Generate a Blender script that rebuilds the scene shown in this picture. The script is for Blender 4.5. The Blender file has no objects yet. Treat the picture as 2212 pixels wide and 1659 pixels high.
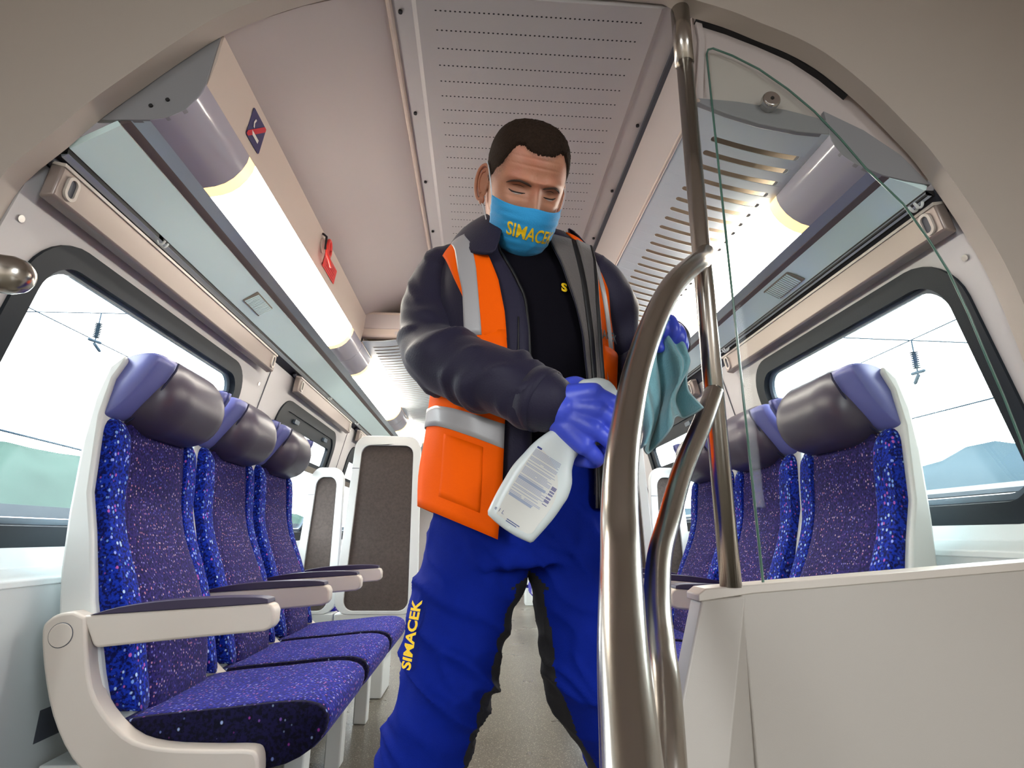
import bpy, bmesh, math, random
from mathutils import Vector, Matrix, noise
random.seed(7)
S = bpy.context.scene
COL = S.collection
PI = math.pi

# ------------------------------------------------------------------ camera
F_PX, YAW, PITCH, ROLL = 1180.0, 0.0580, 0.2720, math.radians(0.5)
cam_d = bpy.data.cameras.new('camera'); cam = bpy.data.objects.new('camera', cam_d); COL.objects.link(cam)
cam_d.sensor_fit = 'HORIZONTAL'; cam_d.sensor_width = 36.0; cam_d.lens = F_PX / 2212.0 * 36.0
cam_d.clip_start = 0.02; cam_d.clip_end = 800
fw = Vector((math.sin(YAW) * math.cos(PITCH), math.cos(YAW) * math.cos(PITCH), math.sin(PITCH)))
rt = Vector((math.cos(YAW), -math.sin(YAW), 0)); up = rt.cross(fw)
r2 = rt * math.cos(ROLL) + up * math.sin(ROLL); u2 = up * math.cos(ROLL) - rt * math.sin(ROLL)
M = Matrix((r2, u2, -fw)).transposed().to_4x4(); M.translation = (0, 0, 0.85)
cam.matrix_world = M
S.camera = cam

# ------------------------------------------------------------------ world: bright overcast daylight
W = bpy.data.worlds.new('world'); S.world = W; W.use_nodes = True
bg = W.node_tree.nodes['Background']; bg.inputs[0].default_value = (0.93, 0.975, 1.0, 1); bg.inputs[1].default_value = 11.0
S.view_settings.view_transform = 'Standard'; S.view_settings.look = 'None'
S.view_settings.exposure = 0.5; S.view_settings.gamma = 1.0; S.view_settings.use_curve_mapping = False
S.cycles.use_denoising = True
S.cycles.max_bounces = 10; S.cycles.diffuse_bounces = 5; S.cycles.transparent_max_bounces = 16
S.cycles.sample_clamp_indirect = 20.0; S.cycles.caustics_reflective = False; S.cycles.caustics_refractive = False

def portal(loc, rot, sx, sy):
    l = bpy.data.lights.new('window_portal', 'AREA'); l.shape = 'RECTANGLE'; l.size = sx; l.size_y = sy
    l.cycles.is_portal = True
    o = bpy.data.objects.new('window_portal', l); o.location = loc; o.rotation_euler = rot; COL.objects.link(o)

# ------------------------------------------------------------------ materials
def srgb(r, g, b):
    f = lambda c: ((c / 255.0 + 0.055) / 1.055) ** 2.4 if c > 10 else c / 255.0 / 12.92
    return (f(r), f(g), f(b), 1.0)
MATS = {}
def mat(name, col, rough=0.5, metal=0.0, spec=0.5, bump=0.0, bscale=200.0, var=0.0, vscale=8.0, coat=0.0, sheen=0.0, emit=None, estr=0.0, aniso=0.0, sss=0.0):
    if name in MATS: return MATS[name]
    m = bpy.data.materials.new(name); m.use_nodes = True; nt = m.node_tree; b = nt.nodes['Principled BSDF']
    b.inputs['Base Color'].default_value = col; b.inputs['Roughness'].default_value = rough; b.inputs['Metallic'].default_value = metal
    b.inputs['Specular IOR Level'].default_value = spec; b.inputs['Coat Weight'].default_value = coat; b.inputs['Sheen Weight'].default_value = sheen
    if emit: b.inputs['Emission Color'].default_value = emit; b.inputs['Emission Strength'].default_value = estr
    if aniso: b.inputs['Anisotropic'].default_value = aniso
    if sss: b.inputs['Subsurface Weight'].default_value = sss; b.inputs['Subsurface Radius'].default_value = (0.01, 0.004, 0.002)
    tc = nt.nodes.new('ShaderNodeTexCoord')
    if bump:
        n = nt.nodes.new('ShaderNodeTexNoise'); n.inputs['Scale'].default_value = bscale; n.inputs['Detail'].default_value = 3
        nt.links.new(tc.outputs['Object'], n.inputs['Vector'])
        bp = nt.nodes.new('ShaderNodeBump'); bp.inputs['Strength'].default_value = bump; bp.inputs['Distance'].default_value = 0.002
        nt.links.new(n.outputs['Fac'], bp.inputs['Height']); nt.links.new(bp.outputs['Normal'], b.inputs['Normal'])
    if var:
        n2 = nt.nodes.new('ShaderNodeTexNoise'); n2.inputs['Scale'].default_value = vscale; n2.inputs['Detail'].default_value = 4
        nt.links.new(tc.outputs['Object'], n2.inputs['Vector'])
        mx = nt.nodes.new('ShaderNodeMix'); mx.data_type = 'RGBA'
        c2 = tuple(max(0, c * (1 - var)) for c in col[:3]) + (1,); c1 = tuple(min(1, c * (1 + var * 0.6)) for c in col[:3]) + (1,)
        mx.inputs[6].default_value = c1; mx.inputs[7].default_value = c2
        nt.links.new(n2.outputs['Fac'], mx.inputs[0]); nt.links.new(mx.outputs[2], b.inputs['Base Color'])
    MATS[name] = m
    return m

def fabric(name, base, base2, dots, scale=95.0, thr=0.34):
    """woven moquette: two dark tones with small coloured flecks"""
    m = bpy.data.materials.new(name); m.use_nodes = True; nt = m.node_tree; b = nt.nodes['Principled BSDF']
    b.inputs['Roughness'].default_value = 0.9; b.inputs['Sheen Weight'].default_value = 0.10; b.inputs['Sheen Tint'].default_value = (0.6, 0.6, 1, 1)
    b.inputs['Specular IOR Level'].default_value = 0.15
    tc = nt.nodes.new('ShaderNodeTexCoord'); mp = nt.nodes.new('ShaderNodeMapping'); mp.inputs['Scale'].default_value = (1, 1, 0.8)
    nt.links.new(tc.outputs['Object'], mp.inputs['Vector'])
    v = nt.nodes.new('ShaderNodeTexVoronoi'); v.inputs['Scale'].default_value = scale; v.inputs['Randomness'].default_value = 0.8
    nt.links.new(mp.outputs['Vector'], v.inputs['Vector'])
    mth = nt.nodes.new('ShaderNodeMapRange'); mth.inputs[1].default_value = thr; mth.inputs[2].default_value = thr - 0.10; mth.inputs[3].default_value = 0; mth.inputs[4].default_value = 1
    nt.links.new(v.outputs['Distance'], mth.inputs[0])
    sep = nt.nodes.new('ShaderNodeSeparateColor'); nt.links.new(v.outputs['Color'], sep.inputs[0])
    ramp = nt.nodes.new('ShaderNodeValToRGB'); ramp.color_ramp.interpolation = 'CONSTANT'
    els = ramp.color_ramp.elements
    els[0].position = 0; els[0].color = dots[0]
    els[1].position = 1.0 / len(dots); els[1].color = dots[1]
    for i in range(2, len(dots)):
        e = els.new(i / len(dots)); e.color = dots[i]
    nt.links.new(sep.outputs[0], ramp.inputs[0])
    gate = nt.nodes.new('ShaderNodeMath'); gate.operation = 'GREATER_THAN'; gate.inputs[1].default_value = 0.28; nt.links.new(sep.outputs[1], gate.inputs[0])
    mul = nt.nodes.new('ShaderNodeMath'); mul.operation = 'MULTIPLY'; nt.links.new(mth.outputs[0], mul.inputs[0]); nt.links.new(gate.outputs[0], mul.inputs[1])
    n = nt.nodes.new('ShaderNodeTexNoise'); n.inputs['Scale'].default_value = 140; nt.links.new(tc.outputs['Object'], n.inputs['Vector'])
    bmx = nt.nodes.new('ShaderNodeMix'); bmx.data_type = 'RGBA'; bmx.inputs[6].default_value = base; bmx.inputs[7].default_value = base2
    mr = nt.nodes.new('ShaderNodeMapRange'); mr.inputs[1].default_value = 0.4; mr.inputs[2].default_value = 0.6; nt.links.new(n.outputs['Fac'], mr.inputs[0])
    nt.links.new(mr.outputs[0], bmx.inputs[0])
    mx = nt.nodes.new('ShaderNodeMix'); mx.data_type = 'RGBA'
    nt.links.new(mul.outputs[0], mx.inputs[0]); nt.links.new(bmx.outputs[2], mx.inputs[6]); nt.links.new(ramp.outputs[0], mx.inputs[7])
    nt.links.new(mx.outputs[2], b.inputs['Base Color'])
    bp = nt.nodes.new('ShaderNodeBump'); bp.inputs['Strength'].default_value = 0.25; bp.inputs['Distance'].default_value = 0.002
    nt.links.new(n.outputs['Fac'], bp.inputs['Height']); nt.links.new(bp.outputs['Normal'], b.inputs['Normal'])
    MATS[name] = m
    return m

def glass(name, tint, refl=0.06):
    m = bpy.data.materials.new(name); m.use_nodes = True; nt = m.node_tree; nt.nodes.clear()
    o = nt.nodes.new('ShaderNodeOutputMaterial'); t = nt.nodes.new('ShaderNodeBsdfTransparent'); t.inputs[0].default_value = tint
    g = nt.nodes.new('ShaderNodeBsdfGlossy'); g.inputs['Roughness'].default_value = 0.02
    lw = nt.nodes.new('ShaderNodeLayerWeight'); lw.inputs[0].default_value = 0.5
    pw = nt.nodes.new('ShaderNodeMath'); pw.operation = 'POWER'; pw.inputs[1].default_value = 5; nt.links.new(lw.outputs['Facing'], pw.inputs[0])
    fr = nt.nodes.new('ShaderNodeMapRange'); fr.inputs[3].default_value = refl * 0.5; fr.inputs[4].default_value = refl * 8; nt.links.new(pw.outputs[0], fr.inputs[0])
    mx = nt.nodes.new('ShaderNodeMixShader'); nt.links.new(fr.outputs[0], mx.inputs[0]); nt.links.new(t.outputs[0], mx.inputs[1]); nt.links.new(g.outputs[0], mx.inputs[2])
    nt.links.new(mx.outputs[0], o.inputs[0]); MATS[name] = m
    return m

def steel(name, col=(0.54, 0.50, 0.45, 1), rough=0.22):
    m = mat(name, col, rough, 1.0)
    nt = m.node_tree; b = nt.nodes['Principled BSDF']
    tc = nt.nodes.new('ShaderNodeTexCoord'); n = nt.nodes.new('ShaderNodeTexNoise'); n.inputs['Scale'].default_value = 30; n.inputs['Detail'].default_value = 6
    nt.links.new(tc.outputs['Object'], n.inputs['Vector'])
    mr = nt.nodes.new('ShaderNodeMapRange'); mr.inputs[3].default_value = rough - 0.02; mr.inputs[4].default_value = rough + 0.05
    nt.links.new(n.outputs['Fac'], mr.inputs[0]); nt.links.new(mr.outputs[0], b.inputs['Roughness'])
    return m

m_ceil = mat('ceiling_grey', srgb(196, 186, 183), 0.42, bump=0.05, bscale=600)
m_ceilc = mat('ceiling_centre_grey', srgb(190, 186, 186), 0.38, bump=0.04, bscale=600)
m_beige = mat('fascia_beige', srgb(208, 192, 180), 0.45, bump=0.04, bscale=500)
m_portal = mat('portal_grey', srgb(184, 174, 164), 0.4, bump=0.08, bscale=700)
m_part = mat('partition_grey', srgb(184, 178, 170), 0.42, bump=0.06, bscale=700)
m_wall = mat('wall_grey', srgb(205, 203, 203), 0.45, bump=0.06, bscale=600)
m_lowwall = mat('lower_wall_grey', srgb(186, 192, 194), 0.5, bump=0.06, bscale=600)
m_ledge = mat('ledge_white', srgb(222, 230, 232), 0.4)
m_cyan = mat('pale_cyan_panel', srgb(224, 250, 251), 0.24, coat=0.3)
m_strip = mat('aluminium_strip', srgb(178, 186, 192), 0.3, metal=0.6)
m_darkstrip = mat('brown_dark_strip', srgb(96, 84, 82), 0.4)
m_black = mat('black_gap', srgb(18, 17, 20), 0.6)
m_dgrey = mat('dark_grey_endplate', srgb(140, 140, 143), 0.45, bump=0.04)
m_recess = mat('recess_dark', srgb(70, 74, 84), 0.5)
m_blind = mat('blind_brown_grey', srgb(152, 140, 134), 0.35, metal=0.35)
m_slot = mat('slot_panel_blue_grey', srgb(216, 226, 233), 0.42)
m_duct = mat('duct_inside', srgb(176, 158, 138), 0.8)
m_rubber = mat('window_rubber', srgb(28, 36, 44), 0.5, spec=0.3)
m_frame2 = mat('window_inner_frame', srgb(90, 105, 118), 0.35)
m_hopper = mat('hopper_bar_olive', srgb(112, 102, 90), 0.4)
m_white = mat('white_plastic', srgb(212, 217, 216), 0.35, bump=0.03, bscale=900)
m_cream = mat('cream_plastic', srgb(206, 198, 188), 0.38, bump=0.03, bscale=900)
m_navyv = mat('navy_vinyl', srgb(46, 36, 66), 0.45)
m_leather = mat('slate_leather', srgb(66, 60, 76), 0.36, bump=0.08, bscale=400)
m_wing = mat('wing_leather_window_sheen', srgb(104, 110, 172), 0.36, bump=0.06, bscale=400)  # lavender tone paints the window light reflected on the wing leather
m_pipe = mat('piping_navy', srgb(34, 36, 66), 0.5)
m_carpet = mat('grey_carpet_back', srgb(80, 72, 68), 0.95, bump=0.9, bscale=160, var=0.45, vscale=70)
m_steel = steel('brushed_steel')
m_chrome = steel('polished_steel', (0.62, 0.60, 0.58, 1), 0.16)
m_glassedge = mat('glass_green_edge', srgb(74, 112, 100), 0.05, coat=0.5)
m_pane = glass('window_glass', (0.97, 0.99, 0.99, 1))
m_screen = glass('screen_glass', (0.965, 0.98, 0.965, 1), 0.010)
m_fab = fabric('seat_fabric_violet', srgb(46, 38, 104), srgb(26, 24, 66), [srgb(176, 120, 146), srgb(128, 122, 190), srgb(186, 158, 178), srgb(104, 70, 134), srgb(84, 88, 176)], 125, 0.33)
m_bol = fabric('seat_fabric_sheen_blue', srgb(16, 48, 168), srgb(6, 14, 74), [srgb(140, 160, 235), srgb(170, 90, 170), srgb(110, 150, 220), srgb(170, 200, 235)], 85, 0.36)  # bolster copy of the seat fabric, grazing window sheen painted in as blue
m_cush = fabric('seat_fabric_cushion', srgb(34, 42, 156), srgb(22, 24, 92), [srgb(170, 165, 220), srgb(180, 110, 165), srgb(110, 120, 205), srgb(90, 90, 190)], 105, 0.34)
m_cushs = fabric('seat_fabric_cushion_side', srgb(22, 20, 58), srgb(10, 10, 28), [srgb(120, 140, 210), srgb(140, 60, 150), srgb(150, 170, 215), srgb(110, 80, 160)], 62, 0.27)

# floor: speckled vinyl with wet gloss
m_floor = bpy.data.materials.new('speckled_vinyl'); m_floor.use_nodes = True
def _floor():
    nt = m_floor.node_tree; b = nt.nodes['Principled BSDF']; b.inputs['Roughness'].default_value = 0.28; b.inputs['Specular IOR Level'].default_value = 0.5
    tc = nt.nodes.new('ShaderNodeTexCoord'); mp = nt.nodes.new('ShaderNodeMapping'); mp.inputs['Location'].default_value = (0.3, 0.2, 0.737); mp.inputs['Rotation'].default_value = (0.5, 0.3, 0.4)
    nt.links.new(tc.outputs['Object'], mp.inputs['Vector'])
    v = nt.nodes.new('ShaderNodeTexNoise'); v.inputs['Scale'].default_value = 170; v.inputs['Detail'].default_value = 1; nt.links.new(mp.outputs['Vector'], v.inputs['Vector'])
    mr = nt.nodes.new('ShaderNodeMapRange'); mr.inputs[1].default_value = 0.60; mr.inputs[2].default_value = 0.68; nt.links.new(v.outputs['Fac'], mr.inputs[0])
    n = nt.nodes.new('ShaderNodeTexNoise'); n.inputs['Scale'].default_value = 130; n.inputs['Detail'].default_value = 2; nt.links.new(mp.outputs['Vector'], n.inputs['Vector'])
    a = nt.nodes.new('ShaderNodeMix'); a.data_type = 'RGBA'; a.inputs[6].default_value = srgb(76, 72, 65); a.inputs[7].default_value = srgb(112, 106, 95); nt.links.new(n.outputs['Fac'], a.inputs[0])
    c = nt.nodes.new('ShaderNodeMix'); c.data_type = 'RGBA'; nt.links.new(mr.outputs[0], c.inputs[0]); nt.links.new(a.outputs[2], c.inputs[6]); c.inputs[7].default_value = srgb(170, 162, 146)
    nt.links.new(c.outputs[2], b.inputs['Base Color'])
    n2 = nt.nodes.new('ShaderNodeTexNoise'); n2.inputs['Scale'].default_value = 5; nt.links.new(mp.outputs['Vector'], n2.inputs['Vector'])
    r = nt.nodes.new('ShaderNodeMapRange'); r.inputs[3].default_value = 0.24; r.inputs[4].default_value = 0.34; nt.links.new(n2.outputs['Fac'], r.inputs[0]); nt.links.new(r.outputs[0], b.inputs['Roughness'])
_floor()

m_lit = mat('lamp_lens_lit', srgb(255, 240, 220), 0.3, emit=(1.0, 0.92, 0.80, 1), estr=19.0)
m_litend = mat('lamp_lens_end', srgb(250, 215, 170), 0.3, emit=(1.0, 0.62, 0.26, 1), estr=1.3)
m_lens = mat('lamp_lens_unlit', srgb(176, 172, 184), 0.16, coat=0.5)

# ------------------------------------------------------------------ mesh helpers
def link(o, parent=None):
    COL.objects.link(o)
    if parent is not None: o.parent = parent
    return o
def mk(name, verts, faces, m, parent=None, smooth=True, bevel=0.0, bseg=2, sub=0, angle=None):
    me = bpy.data.meshes.new(name); me.from_pydata([tuple(v) for v in verts], [], faces); me.validate()
    bm = bmesh.new(); bm.from_mesh(me); bmesh.ops.recalc_face_normals(bm, faces=bm.faces); bm.to_mesh(me); bm.free()
    if m: me.materials.append(m)
    o = bpy.data.objects.new(name, me)
    if smooth: me.polygons.foreach_set('use_smooth', [True] * len(me.polygons))
    if bevel:
        b = o.modifiers.new('bevel', 'BEVEL'); b.width = bevel; b.segments = bseg; b.limit_method = 'ANGLE'; b.angle_limit = math.radians(35)
        b.harden_normals = False
    if sub:
        s = o.modifiers.new('sub', 'SUBSURF'); s.levels = sub; s.render_levels = sub
    if angle and smooth: sharp(me, angle)
    return link(o, parent)
def sharp(me, deg):
    bm = bmesh.new(); bm.from_mesh(me)
    for e in bm.edges:
        if len(e.link_faces) == 2 and e.calc_face_angle(0) > math.radians(deg): e.smooth = False
    bm.to_mesh(me); bm.free()
def empty(name, loc=(0, 0, 0)):
    o = bpy.data.objects.new(name, None); o.location = loc; o.empty_display_size = 0.05; COL.objects.link(o)
    bpy.context.view_layer.update() if False else None
    return o
def tag(o, label, cat, group=None):
    o['label'] = label; o['category'] = cat
    if group: o['group'] = group
    return o
def struct(o):
    o['kind'] = 'structure'; return o
def box(name, x0, x1, y0, y1, z0, z1, m, parent=None, bevel=0.004, rel=None):
    v = [(x, y, z) for x in (x0, x1) for y in (y0, y1) for z in (z0, z1)]
    f = [(0, 1, 3, 2), (4, 6, 7, 5), (0, 4, 5, 1), (2, 3, 7, 6), (0, 2, 6, 4), (1, 5, 7, 3)]
    if rel: v = [tuple(Vector(p) - Vector(rel)) for p in v]
    return mk(name, v, f, m, parent, smooth=True, bevel=bevel, angle=40)
def poly_y(name, prof, y0, y1, m, parent=None, bevel=0.0, smooth=True, angle=35, bseg=2):
    """closed polygon in (x,z) extruded along y"""
    n = len(prof); v = [(x, y0, z) for x, z in prof] + [(x, y1, z) for x, z in prof]
    f = [tuple(range(n)), tuple(range(2 * n - 1, n - 1, -1))] + [(i, (i + 1) % n, n + (i + 1) % n, n + i) for i in range(n)]
    return mk(name, v, f, m, parent, smooth=smooth, bevel=bevel, angle=angle, bseg=bseg)
def strip_y(name, prof, y0, y1, th, m, parent=None, smooth=True, angle=35, ny=1):
    """open polyline in (x,z) with thickness th (to the left of travel) extruded along y"""
    n = len(prof); nor = []
    for i in range(n):
        a = Vector(prof[max(0, i - 1)]); b = Vector(prof[min(n - 1, i + 1)]); d = (b - a).normalized(); nor.append(Vector((-d.y, d.x)))
    p2 = [(prof[i][0] + nor[i].x * th, prof[i][1] + nor[i].y * th) for i in range(n)]
    return poly_y(name, list(prof) + p2[::-1], y0, y1, m, parent, smooth=smooth, angle=angle)
def cr(pts, k=8):
    """Catmull-Rom through tuples of any length"""
    P = [tuple(p) for p in pts]; out = []; n = len(P)
    for i in range(n - 1):
        p0, p1, p2, p3 = P[max(0, i - 1)], P[i], P[i + 1], P[min(n - 1, i + 2)]
        for j in range(k):
            t = j / k
            out.append(tuple(0.5 * (2 * b + (c - a) * t + (2 * a - 5 * b + 4 * c - d) * t * t + (-a + 3 * b - 3 * c + d) * t ** 3) for a, b, c, d in zip(p0, p1, p2, p3)))
    out.append(P[-1]); return out
def interp(tab, x):
    """piecewise-linear table [(x, a, b, ..)] ascending"""
    if x <= tab[0][0]: return tab[0][1:]
    for a, b in zip(tab, tab[1:]):
        if x <= b[0]:
            t = (x - a[0]) / (b[0] - a[0]); return tuple(p + (q - p) * t for p, q in zip(a[1:], b[1:]))
    return tab[-1][1:]
def smoothtab(tab, k=6): return cr(tab, k)
def loft(rings, closed_u=True, cap=True):
    n = len(rings[0]); v = [p for r in rings for p in r]; f = []
    for i in range(len(rings) - 1):
        for j in range(n if closed_u else n - 1):
            a, b = i * n + j, i * n + (j + 1) % n
            f.append((a, b, b + n, a + n))
    if cap and closed_u:
        f.append(tuple(range(n))[::-1]); f.append(tuple(range((len(rings) - 1) * n, len(rings) * n)))
    return v, f
def tube_vf(pts, rad, n=16, round_ends=True, disp=None):
    """pts list of 3-tuples, rad number or list; parallel transport frames"""
    P = [Vector(p) for p in pts]; R = rad if isinstance(rad, (list, tuple)) else [rad] * len(P)
    T = [(P[min(i + 1, len(P) - 1)] - P[max(i - 1, 0)]).normalized() for i in range(len(P))]
    ref = Vector((0, 0, 1)) if abs(T[0].z) < 0.9 else Vector((0, 1, 0))
    N = (ref - T[0] * ref.dot(T[0])).normalized(); rings = []
    def ring(c, t, nn, r, i):
        b = t.cross(nn); out = []
        for k in range(n):
            a = 2 * PI * k / n; d = nn * math.cos(a) + b * math.sin(a)
            rr = r + (disp(i, k / n, c + d * r) if disp else 0); out.append(c + d * rr)
        return out
    if round_ends:
        for q in (0.15, 0.55, 0.85): rings.append(ring(P[0] - T[0] * R[0] * math.sqrt(1 - q * q) * 0.999, T[0], N, R[0] * q, 0))
    for i, p in enumerate(P):
        if i: N = (N - T[i] * N.dot(T[i])).normalized()
        rings.append(ring(p, T[i], N, R[i], i))
    if round_ends:
        for q in (0.85, 0.55, 0.15): rings.append(ring(P[-1] + T[-1] * R[-1] * math.sqrt(1 - q * q), T[-1], N, R[-1] * q, len(P) - 1))
    return loft(rings)
def tube(name, pts, rad, m, parent=None, n=16, k=0, round_ends=True, disp=None):
    if k:
        if isinstance(rad, (list, tuple)):
            q = cr([tuple(p) + (r,) for p, r in zip(pts, rad)], k); pts = [p[:3] for p in q]; rad = [p[3] for p in q]
        else: pts = cr(pts, k)
    v, f = tube_vf(pts, rad, n, round_ends, disp)
    return mk(name, v, f, m, parent)
def merge(parts):
    V, Fc = [], []
    for v, f in parts:
        o = len(V); V += [tuple(p) for p in v]; Fc += [tuple(i + o for i in q) for q in f]
    return V, Fc
def disc(name, c, nrm, r, th, m, parent=None, n=20, bevel=0.0):
    c = Vector(c); nrm = Vector(nrm).normalized()
    v, f = tube_vf([c, c + nrm * th], r, n, round_ends=False)
    return mk(name, v, f, m, parent, bevel=bevel, angle=40)
def rrect(w, h, r, n=6, cx=0, cy=0):
    out = []
    for sx, sy, a0 in ((1, 1, 0), (-1, 1, 90), (-1, -1, 180), (1, -1, 270)):
        for i in range(n + 1):
            a = math.radians(a0 + 90 * i / n); out.append((cx + sx * (w / 2 - r) + r * math.cos(a), cy + sy * (h / 2 - r) + r * math.sin(a)))
    return out
DG = None
def plate(name, outer, holes, th, fn, m, parent=None, bevel=0.0, smooth=True):
    """flat plate with holes: 2-D outlines filled, extruded by th, then mapped by fn(p,q,d)->xyz"""
    cu = bpy.data.curves.new(name + '_tmp', 'CURVE'); cu.dimensions = '2D'; cu.fill_mode = 'BOTH'; cu.extrude = th / 2
    for loop in [outer] + holes:
        sp = cu.splines.new('POLY'); sp.points.add(len(loop) - 1); sp.use_cyclic_u = True
        for p, (a, b) in zip(sp.points, loop): p.co = (a, b, 0, 1)
    o = bpy.data.objects.new(name + '_tmp', cu); COL.objects.link(o)
    bpy.context.view_layer.update()
    dg = bpy.context.evaluated_depsgraph_get(); me = o.evaluated_get(dg).to_mesh()
    v = [fn(p.co.x, p.co.y, p.co.z + th / 2) for p in me.vertices]; f = [tuple(p.vertices) for p in me.polygons]
    o.evaluated_get(dg).to_mesh_clear(); bpy.data.objects.remove(o); bpy.data.curves.remove(cu)
    bmv = bmesh.new()
    vs = [bmv.verts.new(p) for p in v]
    for q in f:
        try: bmv.faces.new([vs[i] for i in q])
        except ValueError: pass
    bmesh.ops.remove_doubles(bmv, verts=bmv.verts, dist=1e-6)
    bmesh.ops.recalc_face_normals(bmv, faces=bmv.faces)
    me2 = bpy.data.meshes.new(name); bmv.to_mesh(me2); bmv.free()
    me2.materials.append(m); o2 = bpy.data.objects.new(name, me2)
    if smooth:
        me2.polygons.foreach_set('use_smooth', [True] * len(me2.polygons)); sharp(me2, 30)
    return link(o2, parent)
def text_vf(s, size=1.0, bold=0.0, extrude=0.0, spacing=1.0):
    cu = bpy.data.curves.new('t', 'FONT'); cu.body = s; cu.size = size; cu.offset = bold; cu.extrude = extrude; cu.space_character = spacing; cu.resolution_u = 3
    o = bpy.data.objects.new('t', cu); COL.objects.link(o); bpy.context.view_layer.update()
    dg = bpy.context.evaluated_depsgraph_get(); me = o.evaluated_get(dg).to_mesh()
    v = [tuple(p.co) for p in me.vertices]; f = [tuple(p.vertices) for p in me.polygons]
    o.evaluated_get(dg).to_mesh_clear(); bpy.data.objects.remove(o); bpy.data.curves.remove(cu)
    # refine long triangles so that the lettering can bend
    bm = bmesh.new(); vs = [bm.verts.new(p) for p in v]
    for q in f:
        try: bm.faces.new([vs[i] for i in q])
        except ValueError: pass
    bmesh.ops.remove_doubles(bm, verts=bm.verts, dist=1e-5)
    for _ in range(2):
        es = [e for e in bm.edges if e.calc_length() > size * 0.15]
        if es: bmesh.ops.subdivide_edges(bm, edges=es, cuts=1)
        bmesh.ops.triangulate(bm, faces=bm.faces)
    v = [tuple(p.co) for p in bm.verts]; bm.verts.index_update(); f = [tuple(q.index for q in p.verts) for p in bm.faces]; bm.free()
    return v, f

Y0, YE = 1.05, 9.4      # portal plane and far end of the saloon
XC = 0.07               # centre line of the coach

# ================================================================== STRUCTURE
struct(box('floor', -1.6, 1.75, -2.4, YE, -0.05, 0.0, m_floor, bevel=0))

# ---- ceiling: centre panel with rows of holes, side panels, ribs, bolts
ceiling = struct(mk('ceiling', [(-1.6, -2.4, 2.46), (1.75, -2.4, 2.46), (1.75, YE, 2.46), (-1.6, YE, 2.46), (-1.6, -2.4, 2.52), (1.75, -2.4, 2.52), (1.75, YE, 2.52), (-1.6, YE, 2.52)],
    [(0, 1, 2, 3), (4, 7, 6, 5), (0, 4, 5, 1), (1, 5, 6, 2), (2, 6, 7, 3), (3, 7, 4, 0)], m_ceil, smooth=False))
YC = Y0 + 0.005
strip_y('centre_panel', [(-0.253, 2.156), (-0.20, 2.150), (-0.188, 2.143), (0.435, 2.143), (0.447, 2.150), (0.505, 2.152)], YC, YE, 0.02, m_ceilc, ceiling, angle=8)
strip_y('side_panel', [(-0.640, 1.972), (-0.546, 2.030), (-0.455, 2.078), (-0.349, 2.118), (-0.262, 2.158)], YC, YE, 0.02, m_ceil, ceiling, angle=60)
poly_y('seam_rib', [(-0.268, 2.165), (-0.266, 2.149), (-0.262, 2.1455), (-0.256, 2.1455), (-0.252, 2.149), (-0.250, 2.165)], YC, YE, m_beige, ceiling, smooth=False)
box('seam_groove', 0.503, 0.522, YC, YE, 2.140, 2.165, m_recess, ceiling, bevel=0)
for i in range(9):
    yb = 1.115 + i * 0.352
    disc('bolt', (-0.232, yb, 2.1535), (0, 0, -1), 0.0055, 0.006, m_black, ceiling, n=10)
    disc('bolt', (0.489, yb + 0.0, 2.1500), (0, 0, -1), 0.0055, 0.006, m_black, ceiling, n=10)
hv, hf = [], []
for r in range(58):
    y = 1.098 + r * 0.0563
    for q in range(44):
        x = -0.140 + q * (0.532 / 43)
        v = [(x + 0.0031 * math.cos(a * PI / 3), y + 0.0024 * math.sin(a * PI / 3), 2.1424) for a in range(6)]
        o = len(hv); hv += v; hf.append(tuple(range(o, o + 6)))
holes = mk('vent_hole_rows', hv, hf, m_black, ceiling, smooth=False); holes['kind'] = 'stuff'

# ---- left: fascia, then the lowered vent box further in; lamp track; pale panel
wl_up = struct(strip_y('trim_1', [(-0.640, 1.832), (-0.628, 1.900), (-0.622, 1.975)], YC, 2.75, 0.015, m_beige)); wl_up['label'] = 'beige fascia strip beside the left ceiling lights'
strip_y('lamp_track', [(-0.792, 1.726), (-0.766, 1.728), (-0.745, 1.728)], YC, YE, 0.012, m_strip, wl_up)
strip_y('dark_strip', [(-0.806, 1.716), (-0.790, 1.722), (-0.786, 1.727)], YC, YE, 0.012, m_darkstrip, wl_up)
strip_y('pale_panel', [(-0.899, 1.648), (-0.865, 1.672), (-0.806, 1.7135)], YC, YE, 0.015, m_cyan, wl_up, angle=60)
box('dark_gap', -0.920, -0.901, YC, YE, 1.634, 1.652, m_black, wl_up, bevel=0)
poly_y('rail_edge', [(-0.911, 1.626), (-0.899, 1.634), (-0.903, 1.640), (-0.915, 1.634)], YC, YE, m_strip, wl_up)
strip_y('recess', [(-0.985, 1.585), (-0.965, 1.625), (-0.925, 1.650)], YC, YE, 0.01, m_recess, wl_up, angle=60)

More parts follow.
